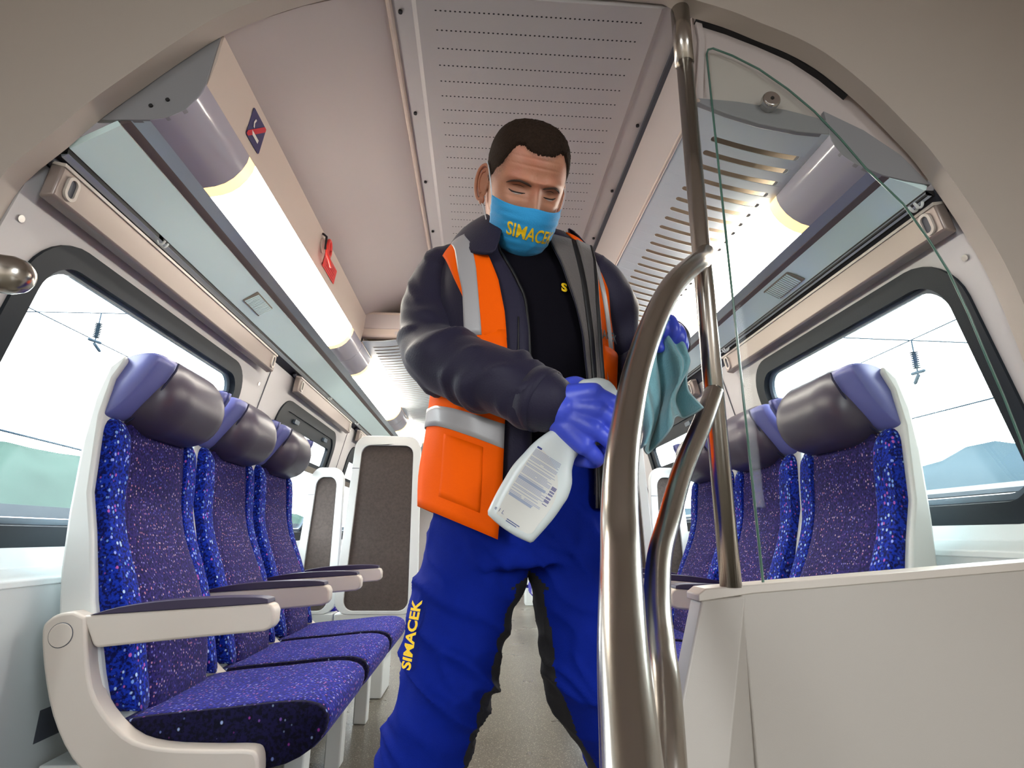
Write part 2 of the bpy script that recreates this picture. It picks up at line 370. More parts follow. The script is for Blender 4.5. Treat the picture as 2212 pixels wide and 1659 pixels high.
# ---- right: vertical fascia, slotted vent panel, lamp track, pale panel
wr_up = struct(strip_y('trim_2', [(0.516, 2.155), (0.523, 2.05), (0.500, 1.864)], YC, YE, 0.015, m_ceil)); wr_up['label'] = 'fascia panel beside the slotted vent on the right'
tube('edge_bead', [(0.503, YC, 1.862), (0.503, YE, 1.862)], 0.006, m_beige, wr_up, n=8)
strip_y('lamp_track', [(0.902, 1.690), (0.930, 1.678)], YC, YE, 0.012, m_strip, wr_up)
strip_y('dark_strip', [(0.930, 1.676), (0.948, 1.671)], YC, YE, 0.012, m_darkstrip, wr_up)
strip_y('pale_panel', [(0.948, 1.671), (0.985, 1.660), (1.032, 1.640)], YC, YE, 0.015, m_cyan, wr_up, angle=60)
box('dark_gap', 1.030, 1.052, YC, YE, 1.628, 1.642, m_black, wr_up, bevel=0)
poly_y('rail_edge', [(1.028, 1.634), (1.040, 1.624), (1.046, 1.630), (1.034, 1.640)], YC, YE, m_strip, wr_up)
strip_y('recess', [(1.050, 1.640), (1.085, 1.615), (1.108, 1.580)], YC, YE, 0.01, m_recess, wr_up, angle=60)

def slot_panel(name, prof_fn, u0, u1, us0, us1, ya, n, pitch, sw, yend, parent):
    """curved panel with real slots; prof_fn(u)->(x,z); slot spans us0..us1"""
    NU = 16; V = []; Fc = []
    def add(poly):
        o = len(V); V.extend(poly); Fc.append(tuple(range(o, o + len(poly))))
    def P(u, y): x, z = prof_fn(u); return (x, y, z)
    def row(ua, ub, y0, y1, k=NU):
        for i in range(k):
            a, b = ua + (ub - ua) * i / k, ua + (ub - ua) * (i + 1) / k
            add([P(a, y0), P(b, y0), P(b, y1), P(a, y1)])
    y = Y0 + 0.004
    r = sw / 2; rr = r / (abs(us1 - us0)) * (us1 - us0) / 0.3
    ru = 0.02
    for k in range(n):
        yc = ya + k * pitch; row(u0, us0 + ru, y, yc - r, 2); row(us0 + ru, us1 - ru, y, yc - r); row(us1 - ru, u1, y, yc - r, 2)
        arc = [(us0 + ru - ru * math.sin(t), yc - r * math.cos(t)) for t in [PI * i / 6 for i in range(7)]]
        add([P(u0, yc - r)] + [P(*q) for q in arc] + [P(u0, yc + r)])
        arc = [(us1 - ru + ru * math.sin(t), yc - r * math.cos(t)) for t in [PI * i / 6 for i in range(7)]]
        add([P(u1, yc - r)] + [P(*q) for q in arc] + [P(u1, yc + r)])
        y = yc + r
    row(u0, us0 + ru, y, yend, 2); row(us0 + ru, us1 - ru, y, yend); row(us1 - ru, u1, y, yend, 2)
    bm = bmesh.new(); vs = [bm.verts.new(p) for p in V]
    for q in Fc: bm.faces.new([vs[i] for i in q])
    bmesh.ops.remove_doubles(bm, verts=bm.verts, dist=1e-5)
    bmesh.ops.recalc_face_normals(bm, faces=bm.faces)
    me = bpy.data.meshes.new(name); bm.to_mesh(me); bm.free(); me.materials.append(m_slot)
    o = link(bpy.data.objects.new(name, me), parent)
    s = o.modifiers.new('sol', 'SOLIDIFY'); s.thickness = 0.002; s.offset = 0
    return o
def sagp(x0, z0, x1, z1, sag):
    return lambda u: (x0 + (x1 - x0) * u, z0 + (z1 - z0) * u - sag * 4 * u * (1 - u))
fr = sagp(0.500, 1.862, 0.818, 1.784, 0.012)
slot_panel('slotted_vent_panel', fr, 0, 1, 0.225, 0.93, 1.145, 88, 0.0515, 0.0190, 5.75, wr_up)
strip_y('slotted_panel_end', [fr(u / 8) for u in range(9)], 5.75, YE, 0.004, m_slot, wr_up)
strip_y('duct_back', [(0.515, 1.93), (0.66, 1.90), (0.83, 1.84)], Y0 + 0.032, YE, 0.01, m_duct, wr_up)
fl = sagp(-0.636, 1.838, -0.335, 1.875, 0.010)
sl = struct(box('trim_3', -0.662, -0.335, 2.752, 2.80, 1.860, 2.005, m_beige, bevel=0.012)); sl['label'] = 'box end of the lowered vent duct on the left'
box('recessed_panel', -0.640, -0.35, 2.746, 2.765, 1.905, 1.985, m_ceil, sl, bevel=0.003)
poly_y('dark_side', [(-0.672, 1.990), (-0.664, 2.0), (-0.638, 1.846), (-0.650, 1.846)], 2.747, 2.80, m_black, sl)
disc('fixing', (-0.455, 2.7455, 1.880), (0, -1, 0), 0.010, 0.004, m_ceil, sl, n=14)
box('duct_side', -0.343, -0.330, 2.76, YE, 1.872, 2.13, m_ceil, sl, bevel=0)
box('duct_fascia', -0.650, -0.636, 2.80, YE, 1.838, 2.0, m_beige, sl, bevel=0)
def slp():
    global Y0
    k = Y0; Y0 = 2.76
    slot_panel('slotted_vent_panel', fl, 0, 1, 0.13, 0.88, 2.86, 60, 0.0515, 0.0170, 6.0, sl)
    Y0 = k
slp()
strip_y('slotted_panel_end', [fl(u / 8) for u in range(9)], 6.0, YE, 0.004, m_slot, sl)
strip_y('duct_back', [(-0.63, 1.885), (-0.34, 1.92)], 2.80, YE, 0.01, m_duct, sl)

# ---- ceiling lights
lensL = [(-0.640, 1.833), (-0.6435, 1.812), (-0.654, 1.788), (-0.672, 1.763), (-0.692, 1.746), (-0.716, 1.735), (-0.745, 1.7285)]
lensR = [(0.818, 1.782), (0.819, 1.767), (0.826, 1.748), (0.840, 1.727), (0.858, 1.710), (0.880, 1.697), (0.903, 1.690)]
def luminaire(prof, y0, y1, side, label):
    t = empty('ceiling_light', ((prof[0][0] + prof[-1][0]) / 2, y0, prof[3][1]))
    tag(t, label, 'light', 'ceiling lights along the lamp tracks')
    off = t.location
    sg = 1 if side == 'L' else -1
    pr = [(x - off.x, z - off.z) for x, z in prof]
    a, b = 0.0, y1 - y0
    th = -0.004 * sg
    for n, s, e, m in (('lens_end_cover', a, a + 0.245, m_lens), ('lens_glow_end', a + 0.245, a + 0.285, m_litend), ('lens', a + 0.285, b - 0.245, m_lit), ('lens_glow_end', b - 0.245, b - 0.205, m_litend), ('lens_end_cover', b - 0.205, b - 0.004, m_lens)):
        strip_y(n, pr, s, e, th, m, t, angle=60)
    return t
where = ['nearest the camera', 'second along the coach', 'third along the coach', 'farthest down the coach']
for i in range(4):
    luminaire(lensL, 1.052 + 1.74 * i, 1.052 + 1.74 * (i + 1), 'L', 'warm white curved ceiling light on the left, ' + where[i])
    luminaire(lensR, 1.052 + 1.74 * i, 1.052 + 1.74 * (i + 1), 'R', 'warm white curved ceiling light on the right, ' + where[i])

# cover strips added behind the blinds to block light leaks
struct(strip_y('trim_8', [(-1.0, 1.60), (-1.10, 1.70), (-1.16, 1.9), (-1.16, 2.5)], Y0 - 0.03, YE, 0.03, m_recess))['label'] = 'added cover strip blocking daylight above the left windows'
struct(strip_y('trim_9', [(1.14, 1.61), (1.24, 1.72), (1.30, 1.9), (1.30, 2.5)], Y0 - 0.03, YE, -0.03, m_recess))['label'] = 'added cover strip blocking daylight above the right windows'

# ---- end plates of the lamp tracks next to the portal
ep = struct(poly_y('trim_4', [(-0.628, 1.972), (-0.640, 1.834), (-0.650, 1.800), (-0.674, 1.760), (-0.710, 1.737), (-0.745, 1.729), (-0.860, 1.722), (-0.80, 1.79), (-0.70, 1.905)], Y0 + 0.001, Y0 + 0.012, m_dgrey, bevel=0.001)); ep['label'] = 'dark grey end plate over the left lamp track with two screws'
for x, z in ((-0.748, 1.765), (-0.715, 1.783)): disc('screw', (x, Y0 + 0.001, z), (0, -1, 0), 0.0045, 0.003, m_black, ep, n=10)
ep2 = struct(poly_y('trim_5', [(0.818, 1.782), (0.812, 1.850), (0.905, 1.800), (0.985, 1.735), (1.044, 1.655), (0.985, 1.664), (0.930, 1.676), (0.903, 1.688), (0.870, 1.702), (0.838, 1.729), (0.822, 1.760)], Y0 + 0.001, Y0 + 0.012, m_dgrey, bevel=0.001)); ep2['label'] = 'dark grey end plate over the right lamp track'
pl = struct(poly_y('trim_6', [(0.498, 1.858), (0.505, 1.870), (0.60, 1.866), (0.72, 1.849), (0.818, 1.824), (0.818, 1.784), (0.74, 1.788), (0.65, 1.803), (0.57, 1.828)], Y0 + 0.002, Y0 + 0.016, m_dgrey, bevel=0.002)); pl['label'] = 'grey end plate closing the slotted vent'
struct(poly_y('trim_7', [(0.500, 1.866), (0.516, 2.16), (0.66, 2.10), (0.82, 2.01), (0.95, 1.88), (1.06, 1.70), (1.044, 1.655), (0.985, 1.735), (0.905, 1.800), (0.812, 1.850), (0.818, 1.82), (0.70, 1.85)], Y0 + 0.014, Y0 + 0.03, m_ceil))['label'] = 'grey end face of the vent duct behind the glass screen'

# ---- saloon side walls with windows
def wall_side(name, sgn, prof_lo, prof_hi, wins, zoff, ledge_z, lowx):
    """inclined wall plane between prof_lo=(x,z) and prof_hi=(x,z); wins list of (ya,yb,sa,sb) in plane coordinates"""
    a = Vector((prof_lo[0], 0, prof_lo[1])); b = Vector((prof_hi[0], 0, prof_hi[1])); e = (b - a); Ls = e.length; e /= Ls
    nrm = Vector((e.z * -sgn, 0, -e.x * -sgn)); nrm = Vector((-sgn * abs(e.z), 0, -abs(e.x)))   # into the room
    fn = lambda p, q, d: (a + e * q + nrm * (-d) + Vector((0, p, 0)))[:]
    holes = [rrect(yb - ya, sb - sa, 0.11, 6, (ya + yb) / 2, (sa + sb) / 2) for ya, yb, sa, sb, k in wins]
    w = struct(plate(name, [(Y0, 0), (YE, 0), (YE, Ls), (Y0, Ls)], holes, 0.03, fn, m_wall))
    # lower wall, ledge
    poly_y('lower_panel', [(lowx, 0), (lowx, ledge_z - 0.012), (lowx + sgn * 0.006, ledge_z), (lowx + sgn * 0.10, ledge_z), (lowx + sgn * 0.10, 0)], Y0 + 0.01, YE, m_lowwall, w)
    poly_y('window_ledge', [(lowx - sgn * 0.002, ledge_z - 0.010), (lowx - sgn * 0.002, ledge_z + 0.006), (prof_lo[0] - sgn * 0.015, ledge_z + 0.030), (prof_lo[0] - sgn * 0.010, prof_lo[1] + 0.01), (prof_lo[0] + sgn * 0.05, prof_lo[1] + 0.01), (prof_lo[0] + sgn * 0.05, ledge_z - 0.010)], Y0 + 0.01, YE, m_ledge, w, bevel=0.003)
    return w, fn, a, e, nrm
def window(idx, fn, win, label, hopper=False):
    ya, yb, sa, sb, k = win
    w, h, cy, cs = yb - ya, sb - sa, (ya + yb) / 2, (sa + sb) / 2
    g = plate('window_%d' % idx, rrect(w + 0.05, h + 0.05, 0.13, 8, cy, cs), [rrect(w - 0.055, h - 0.055, 0.085, 8, cy, cs)], 0.022, lambda p, q, d: fn(p, q, d - 0.008), m_rubber)
    struct(g); g['label'] = label
    plate('inner_frame', rrect(w - 0.05, h - 0.05, 0.09, 8, cy, cs), [rrect(w - 0.095, h - 0.085, 0.07, 8, cy, cs)], 0.012, lambda p, q, d: fn(p, q, d + 0.014), m_frame2, g)
    plate('pane', rrect(w - 0.06, h - 0.06, 0.085, 6, cy, cs), [], 0.006, lambda p, q, d: fn(p, q, d + 0.024), m_pane, g)
    if hopper:
        s0 = sb - 0.25
        plate('hopper_frame', rrect(w - 0.07, 0.235, 0.05, 5, cy, sb - 0.142), [rrect(w - 0.17, 0.125, 0.02, 4, cy, sb - 0.158)], 0.02, lambda p, q, d: fn(p, q, d + 0.000), m_rubber, g)
        plate('hopper_bar', rrect(w - 0.08, 0.035, 0.01, 3, cy, s0 - 0.012), [], 0.024, lambda p, q, d: fn(p, q, d - 0.008), m_hopper, g)
        for q in (-1, 1):
            plate('hopper_latch', rrect(0.07, 0.022, 0.006, 3, cy + q * w * 0.27, sb - 0.058), [], 0.012, lambda p, qq, d: fn(p, qq, d - 0.014), m_frame2, g)
    return g
winsL = [(1.16, 2.22, 0.035, 0.70, 0), (2.70, 3.75, 0.035, 0.70, 1), (4.20, 5.25, 0.035, 0.70, 1), (5.70, 6.75, 0.035, 0.70, 0), (7.2, 8.25, 0.035, 0.70, 0)]
wl, fnL, aL, eL, nL = wall_side('wall_left', -1, (-1.135, 0.805), (-0.952, 1.615), winsL, 0, 0.735, -1.06)
winsR = [(1.14, 2.08, 0.035, 0.645, 0), (2.62, 3.62, 0.035, 0.645, 1), (4.10, 5.15, 0.035, 0.645, 1), (5.60, 6.65, 0.035, 0.645, 0), (7.1, 8.15, 0.035, 0.645, 0)]
wr, fnR, aR, eR, nR = wall_side('wall_right', 1, (1.275, 0.880), (1.090, 1.620), winsR, 0, 0.820, 1.21)
wn = ['nearest the camera', 'with a hopper vent, behind the far headrests', 'third along the coach', 'fourth along the coach', 'farthest down the coach']
for i, w in enumerate(winsL): window(i + 1, fnL, w, 'dark framed window on the left wall, ' + wn[i], bool(w[4]))
for i, w in enumerate(winsR): window(i + 6, fnR, w, 'dark framed window on the right wall, ' + wn[i], bool(w[4]))
for fn, wins, s in ((fnL, winsL, -1), (fnR, winsR, 1)):
    for ya, yb, sa, sb, k in wins[:4]:
        c = fn((ya + yb) / 2, (sa + sb) / 2, 0.06); tl = math.atan2(0.19, 0.8)
        portal(c, (0, s * (PI / 2 + tl), 0), sb - sa, yb - ya)
# panel joints and screws on the walls
for yj in (2.45, 3.98):
    plate('panel_joint', rrect(0.006, 0.8, 0.001, 1, yj, 0.41), [], 0.002, lambda p, q, d: fnL(p, q, d - 0.003), m_recess, wl)
    plate('panel_joint', rrect(0.006, 0.72, 0.001, 1, yj - 0.1, 0.37), [], 0.002, lambda p, q, d: fnR(p, q, d - 0.003), m_recess, wr)
for p, q in ((1.078, 0.70), (2.38, 0.70)): disc('screw', fnL(p, q, 0.002), nL, 0.008, 0.006, m_chrome, wl, n=12)
for p, q in ((1.085, 0.625), (2.20, 0.62)): disc('screw', fnR(p, q, 0.002), nR, 0.008, 0.006, m_chrome, wr, n=12)
# heater slot under the ledge
box('heater_slot', -1.075, -1.0595, 1.57, 2.30, 0.355, 0.43, m_recess, wl, bevel=0.002)
# far end wall
ew = struct(box('wall_back', -1.6, 1.75, YE, YE + 0.05, 0, 2.5, m_ceil, bevel=0))
d1 = struct(box('door_1', -0.36, 0.50, YE - 0.03, YE - 0.001, 0.0, 1.95, m_lowwall, bevel=0.004)); d1['label'] = 'far end door of the saloon'
box('door_pane', -0.22, 0.36, YE - 0.036, YE - 0.03, 0.95, 1.75, m_frame2, d1, bevel=0.003)

# ---- portal between vestibule and saloon
archL = [(-1.00, 0.0), (-1.03, 0.6), (-1.035, 1.0), (-1.022, 1.25), (-0.992, 1.461), (-0.964, 1.555), (-0.899, 1.644), (-0.847, 1.720), (-0.764, 1.818), (-0.696, 1.895), (-0.624, 1.967), (-0.546, 2.021), (-0.455, 2.071), (-0.349, 2.112), (-0.2, 2.143)]
archR = [(0.0, 2.150), (0.271, 2.154), (0.434, 2.150), (0.492, 2.116), (0.583, 2.088), (0.662, 2.053), (0.742, 2.017), (0.807, 1.974), (0.865, 1.917), (0.918, 1.855), (0.970, 1.782), (1.017, 1.709), (1.080, 1.569), (1.126, 1.429), (1.150, 1.30), (1.163, 1.200), (1.19, 0.9), (1.20, 0.6), (1.19, 0.0)]
aL2 = archL[:4] + cr(archL[4:], 3); arch = aL2 + archR[:3] + cr(archR[3:16], 3) + archR[16:]
outer = [(-1.6, 0.0)] + arch + [(1.75, 0.0), (1.75, 2.5), (-1.6, 2.5)]
wf = struct(plate('wall_front', outer, [], 0.045, lambda p, q, d: (p, Y0 - 0.046 + d, q), m_portal)); wf['label'] = 'grey portal arch at the saloon entrance'
bv = wf.modifiers.new('bevel', 'BEVEL'); bv.width = 0.007; bv.segments = 3; bv.limit_method = 'ANGLE'; bv.angle_limit = math.radians(60)
tube('portal_joint', [(0.483, Y0 - 0.047, 2.118), (0.505, Y0 - 0.047, 2.20), (0.515, Y0 - 0.047, 2.45)], 0.003, m_recess, wf, n=6)
# shadow gap behind the portal on the right
strip_y('shadow_gap', [(0.52, 2.118), (0.60, 2.092), (0.68, 2.058), (0.76, 2.018), (0.83, 1.962), (0.885, 1.905)], Y0 + 0.0005, Y0 + 0.014, -0.010, m_black, wf)

# ---- vestibule round the camera (unseen side openings, added and sized for front light)
def vest_wall(name, x, s):
    fn = lambda p, q, d: (x + s * d, p, q)
    w = struct(plate(name, [(-2.4, 0), (Y0 - 0.05, 0), (Y0 - 0.05, 2.5), (-2.4, 2.5)], [rrect(1.36, 1.85, 0.1, 5, -1.70, 1.40)], 0.04, fn, m_portal)); return w
vest_wall('wall_vestibule_left', -1.5, -1); vest_wall('wall_vestibule_right', 1.64, 1)
struct(box('wall_vestibule_rear', -1.6, 1.75, -2.45, -2.4, 0, 2.5, m_portal, bevel=0))
portal((-1.56, -1.70, 1.40), (0, -PI / 2, 0), 1.85, 1.36); portal((1.70, -1.70, 1.40), (0, PI / 2, 0), 1.85, 1.36)

# ================================================================== FITTINGS
def sub_copy(o, parent):
    c = o.copy(); COL.objects.link(c); c.parent = parent
    for ch in o.children: sub_copy(ch, c)
    return c

# ---- roller blinds above the windows
def blind(label, side, ya, yb):
    s = -1 if side == 'L' else 1
    if side == 'L': face = [(-0.915, 1.538), (-0.9065, 1.612)]
    else: face = [(1.066, 1.545), (1.052, 1.612)]
    (x0, z0), (x1, z1) = face
    t = empty('roller_blind', (x0, ya, z0)); tag(t, label, 'blind', 'roller blind bars above the windows')
    o = t.location
    def loc(p): return (p[0] - o.x, p[1] - o.z)
    b = 0.03 * s
    poly_y('blind_bar', [loc(p) for p in ((x0, z0), (x1, z1), (x1 + b, z1 + 0.004), (x0 + b, z0 - 0.004))], 0, yb - ya, m_blind, t, bevel=0.005)
    poly_y('top_lip', [loc(p) for p in ((x1 - 0.003 * s, z1 - 0.005), (x1 - 0.003 * s, z1 + 0.004), (x1 + b, z1 + 0.010), (x1 + b, z1 + 0.003))], 0, yb - ya, m_cream, t, bevel=0.001)
    d = Vector((x1 - x0, 0, z1 - z0)).normalized(); nn = Vector((-s * d.z, 0, -abs(d.x)))
    for ye in (0.035, yb - ya - 0.035):
        c = Vector(((x0 + x1) / 2 - o.x, ye, (z0 + z1) / 2 - o.z))
        fn = lambda p, q, dd: (c + Vector((0, 1, 0)) * p + d * q - nn * (dd - 0.006))[:]
        e = plate('eyelet', rrect(0.034, 0.056, 0.0168, 6), [rrect(0.020, 0.042, 0.0098, 6)], 0.007, fn, m_cream, t)
        fn2 = lambda p, q, dd: (c + Vector((0, 1, 0)) * p + d * q - nn * (dd - 0.0015))[:]
        plate('eyelet_bottom', rrect(0.023, 0.045, 0.011, 6), [], 0.002, fn2, m_recess, e)
    tube('roller', [(loc((x1 + b * 1.1, z1 + 0.012))[0], 0.0, loc((0, z1 + 0.012))[1]), (loc((x1 + b * 1.1, 0))[0], yb - ya, loc((0, z1 + 0.012))[1])], 0.011, m_recess, t, n=10)
for side, ya, yb, l in (('L', 1.062, 2.36, 'brown grey roller blind bar above the left window nearest the camera'), ('L', 2.70, 3.85, 'brown grey roller blind bar above the second left window with the hopper'), ('L', 4.15, 5.3, 'brown grey roller blind bar above the third left window'),
                        ('R', 1.062, 2.22, 'brown grey roller blind bar above the right window nearest the camera'), ('R', 2.58, 3.72, 'brown grey roller blind bar above the second right window'), ('R', 4.05, 5.2, 'brown grey roller blind bar above the third right window')):
    blind(l, side, ya, yb)

# ---- coat hooks under the pale panels
def hook(label, x, y, z, s):
    t = empty('coat_hook', (x, y, z)); tag(t, label, 'hook', 'coat hooks along the rack edge')
    box('plate', -0.006, 0.006, -0.012, 0.012, -0.004, 0.010, m_white, t, bevel=0.002)
    for q in (-0.008, 0.008):
        tube('prong', [(0, q, 0), (-0.004 * s, q, -0.016), (-0.014 * s, q, -0.022), (-0.022 * s, q, -0.012)], 0.0032, m_white, t, n=8, k=4)
for x, y, z, s, l in ((-0.907, 1.415, 1.640, -1, 'white coat hook on the left rack edge above the nearest window'), (-0.907, 3.2, 1.640, -1, 'white coat hook on the left above the second window'), (-0.907, 3.95, 1.640, -1, 'white coat hook on the left between the far blinds'),
                      (1.040, 1.085, 1.632, 1, 'white coat hook on the right beside the portal arch'), (1.040, 2.13, 1.632, 1, 'white coat hook on the right before the end of the first blind'), (1.040, 2.68, 1.632, 1, 'white coat hook on the right above the second blind')):
    hook(l, x, y, z, s)

# ---- small louvre grilles in the pale panels
m_louv = mat('louvre_olive', srgb(128, 122, 108), 0.5)
def grille(label, xa, za, xb, zb, y0):
    a = Vector((xa, y0, za)); e = Vector((xb - xa, 0, zb - za)); L = e.length; e /= L
    n = Vector((e.z, 0, -e.x)); n = n if n.z < 0 else -n
    t = empty('louvre_grille', a + e * (L / 2)); tag(t, label, 'grille', 'louvre grilles in the pale panels')
    fn = lambda p, q, d: (e * (q - L / 2) + Vector((0, p, 0)) + n * (0.0025 - d))[:]
    plate('frame', rrect(0.15, L, 0.004, 2, 0.075, L / 2), [], 0.002, fn, m_louv, t)
    for i in range(14):
        y = 0.008 + i * 0.0102
        fn3 = lambda p, q, d, y=y: (e * (q - L / 2) + Vector((0, y + p + q * 0.18, 0)) + n * (0.0045 - d))[:]
        plate('slat', [(0, 0.004), (0.0055, 0.004), (0.0055, L - 0.004), (0, L - 0.004)], [], 0.003, fn3, m_cyan, t, smooth=False)
grille('small louvre grille in the pale panel on the left', -0.872, 1.667, -0.822, 1.702, 1.88)
grille('small louvre grille in the pale panel on the right', 0.960, 1.667, 1.018, 1.646, 1.52)

# ---- no-smoking sign and emergency brake on the left fascia
def fasc(p, q, d): # p along y, q up the fascia (0 at the bottom), d outwards
    x = -0.640 + 0.012 * q / 0.068 if q < 0.068 else -0.628 + 0.006 * (q - 0.068) / 0.075; return (x + d, p, 1.832 + q)
m_sign = mat('sign_navy', srgb(44, 40, 92), 0.4); m_red = mat('brake_red', srgb(214, 52, 44), 0.35); m_redl = mat('notice_red', srgb(222, 66, 62), 0.5)
m_signw = mat('sign_white', srgb(228, 222, 216), 0.5); m_signr = mat('sign_red', srgb(196, 32, 50), 0.5)
sg = empty('no_smoking_sign', (-0.630, 1.275, 1.89)); tag(sg, 'navy no-smoking sticker with a red bar on the left fascia', 'sign')
def sfn(p0, q0, dd):
    return lambda p, q, d: tuple(Vector(fasc(p0 + p, q0 + q, dd + d)) - Vector((-0.630, 1.275, 1.89)))
plate('sticker', rrect(0.085, 0.085, 0.007, 3), [], 0.001, sfn(1.285, 0.072, 0.0016), m_sign, sg)
plate('cigarette', [(-0.030, -0.004), (0.012, -0.004), (0.012, 0.006), (-0.030, 0.006)], [], 0.0006, sfn(1.293, 0.052, 0.0026), m_signw, sg, smooth=False)
plate('smoke', [(-0.005, 0.0), (0.001, 0.0), (-0.003, 0.012), (0.003, 0.026), (-0.003, 0.026), (-0.009, 0.012)], [], 0.0006, sfn(1.268, 0.068, 0.0026), m_signw, sg, smooth=False)
plate('red_bar', [(-0.0405, -0.0405), (-0.031, -0.0405), (0.0405, 0.031), (0.0405, 0.0405), (0.031, 0.0405), (-0.0405, -0.031)], [], 0.0006, sfn(1.285, 0.072, 0.0034), m_signr, sg, smooth=False)

eb = empty('emergency_brake', (-0.625, 1.93, 1.90)); tag(eb, 'red emergency brake handle with its red notice on the left fascia', 'emergency brake')
EO = Vector((-0.625, 1.93, 1.90))
rel = lambda *p: tuple(Vector(p) - EO)
disc('base', rel(-0.627, 1.93, 1.925), (1, 0, 0), 0.030, 0.008, m_beige, eb, n=18, bevel=0.002)
tube('bracket', [rel(-0.620, 1.905, 1.962), rel(-0.606, 1.905, 1.950), rel(-0.606, 1.905, 1.90)], 0.0045, m_black, eb, n=8)
ring = [(-0.600, 1.93 + 0.020 * math.cos(a), 1.912 + 0.034 * math.sin(a)) for a in [2 * PI * i / 20 for i in range(21)]]
tube('handle', [rel(*p) for p in ring], 0.0075, m_red, eb, n=10, round_ends=False)
tube('handle_bar', [rel(-0.600, 1.915, 1.882), rel(-0.598, 1.95, 1.870), rel(-0.600, 1.975, 1.862)], 0.007, m_red, eb, n=8)
plate('notice', rrect(0.17, 0.062, 0.003, 2), [], 0.001, lambda p, q, d: rel(*fasc(2.055 + p, 0.062 + q, 0.003 + d)), m_redl, eb)
for i in range(5):
    plate('notice_line', rrect(0.12 - 0.02 * (i % 2), 0.0028, 0.0005, 1), [], 0.0005, lambda p, q, d, i=i: rel(*fasc(2.055 + p, 0.040 + i * 0.0105 + q, 0.0042 + d)), m_signr, eb, smooth=False)

# ---- grab pole with two curved handrails
gp = empty('grab_pole', (0.4655, Y0 - 0.012, 0.765)); tag(gp, 'brushed steel grab pole with two curved stair handrails', 'handrail')
GO = Vector(gp.location); rg = lambda p: tuple(Vector(p) - GO)
tube('pole', [rg((0.4655, Y0 - 0.012, 0.764)), rg((0.472, Y0 - 0.012, 1.98))], 0.0195, m_steel, gp, n=28, round_ends=False)
tube('sleeve', [rg((0.4715, Y0 - 0.012, 1.955)), rg((0.4725, Y0 - 0.012, 2.120))], 0.0225, m_steel, gp, n=28, round_ends=False)
big = [(0.470, 1.022, 1.435), (0.447, 0.990, 1.402), (0.399, 0.925, 1.353), (0.330, 0.858, 1.276), (0.272, 0.800, 1.181), (0.222, 0.736, 1.080), (0.188, 0.676, 0.997), (0.163, 0.622, 0.931), (0.149, 0.584, 0.878), (0.139, 0.548, 0.832), (0.116, 0.464, 0.766), (0.103, 0.404, 0.721), (0.0965, 0.372, 0.699), (0.088, 0.318, 0.664), (0.078, 0.25, 0.618), (0.068, 0.18, 0.56), (0.06, 0.13, 0.46), (0.06, 0.12, 0.2), (0.06, 0.12, 0.0)]
tube('curved_handrail', [rg(p) for p in big], 0.0200, m_steel, gp, n=32, k=10, round_ends=False)
small = [(0.468, 1.03, 1.168), (0.470, 1.030, 1.120), (0.425, 1.000, 1.066), (0.358, 0.951, 0.963), (0.310, 0.900, 0.877), (0.273, 0.845, 0.821), (0.245, 0.780, 0.763), (0.227, 0.720, 0.720), (0.213, 0.669, 0.681), (0.19, 0.60, 0.60), (0.18, 0.57, 0.45), (0.18, 0.57, 0.0)]
small = [(0.467, 1.035, 1.135)] + small[2:]
tube('curved_handrail', [rg(p) for p in small], 0.0185, m_steel, gp, n=28, k=10, round_ends=False)
# stub of the handrail on the left of the stairs
lr = tube('handrail', [(-0.503, 0.562, 1.114), (-0.56, 0.556, 1.118), (-0.66, 0.54, 1.118), (-0.80, 0.50, 1.10), (-0.95, 0.46, 0.9), (-1.02, 0.46, 0.5), (-1.03, 0.46, 0.0)], 0.0205, m_steel, n=24, k=6)
tag(lr, 'rounded end of a steel handrail at the left picture edge', 'handrail')

# ---- low partition with the glass screen
pt = empty('partition', (0.8, Y0 + 0.02, 0)); tag(pt, 'low beige grey partition panel under the glass screen', 'partition')
PO = Vector(pt.location); rp = lambda v: [tuple(Vector(p) - PO) for p in v]
def polyn(name, front, back, m, parent, bevel=0.003):
    n = len(front); v = list(front) + list(back)
    f = [tuple(range(n)), tuple(range(2 * n - 1, n - 1, -1))] + [(i, (i + 1) % n, n + (i + 1) % n, n + i) for i in range(n)]
    return mk(name, v, f, m, parent, bevel=bevel, angle=30)
yp = Y0 - 0.022
polyn('panel', rp([(0.478, yp, 0.0), (0.478, yp, 0.757), (1.175, yp, 0.812), (1.175, yp, 0.0)]), rp([(0.478, Y0 + 0.03, 0.0), (0.478, Y0 + 0.03, 0.757), (1.175, Y0 + 0.03, 0.812), (1.175, Y0 + 0.03, 0.0)]), m_part, pt)
polyn('top_rail', rp([(0.398, yp - 0.004, 0.752), (0.412, yp - 0.004, 0.762), (1.180, yp - 0.004, 0.823), (1.180, yp - 0.004, 0.808), (0.50, yp - 0.004, 0.754), (0.398, yp - 0.004, 0.740)]), rp([(0.398, Y0 + 0.034, 0.752), (0.412, Y0 + 0.034, 0.762), (1.180, Y0 + 0.034, 0.823), (1.180, Y0 + 0.034, 0.808), (0.50, Y0 + 0.034, 0.754), (0.398, Y0 + 0.034, 0.740)]), m_cream, pt, bevel=0.002)
# wedge-shaped corner post that flares towards the stairs
wv = rp([(0.404, yp - 0.002, 0.742), (0.487, yp - 0.002, 0.750), (0.487, Y0 + 0.03, 0.750), (0.404, Y0 + 0.03, 0.742), (0.180, yp - 0.002, 0.0), (0.300, yp - 0.05, 0.0), (0.487, yp + 0.03, 0.0), (0.180, Y0 + 0.03, 0.0)])
mk('corner_post', wv, [(0, 1, 2, 3), (0, 4, 5, 1), (1, 5, 6, 2), (2, 6, 7, 3), (3, 7, 4, 0), (4, 7, 6, 5)], m_part, pt, bevel=0.004, angle=12)

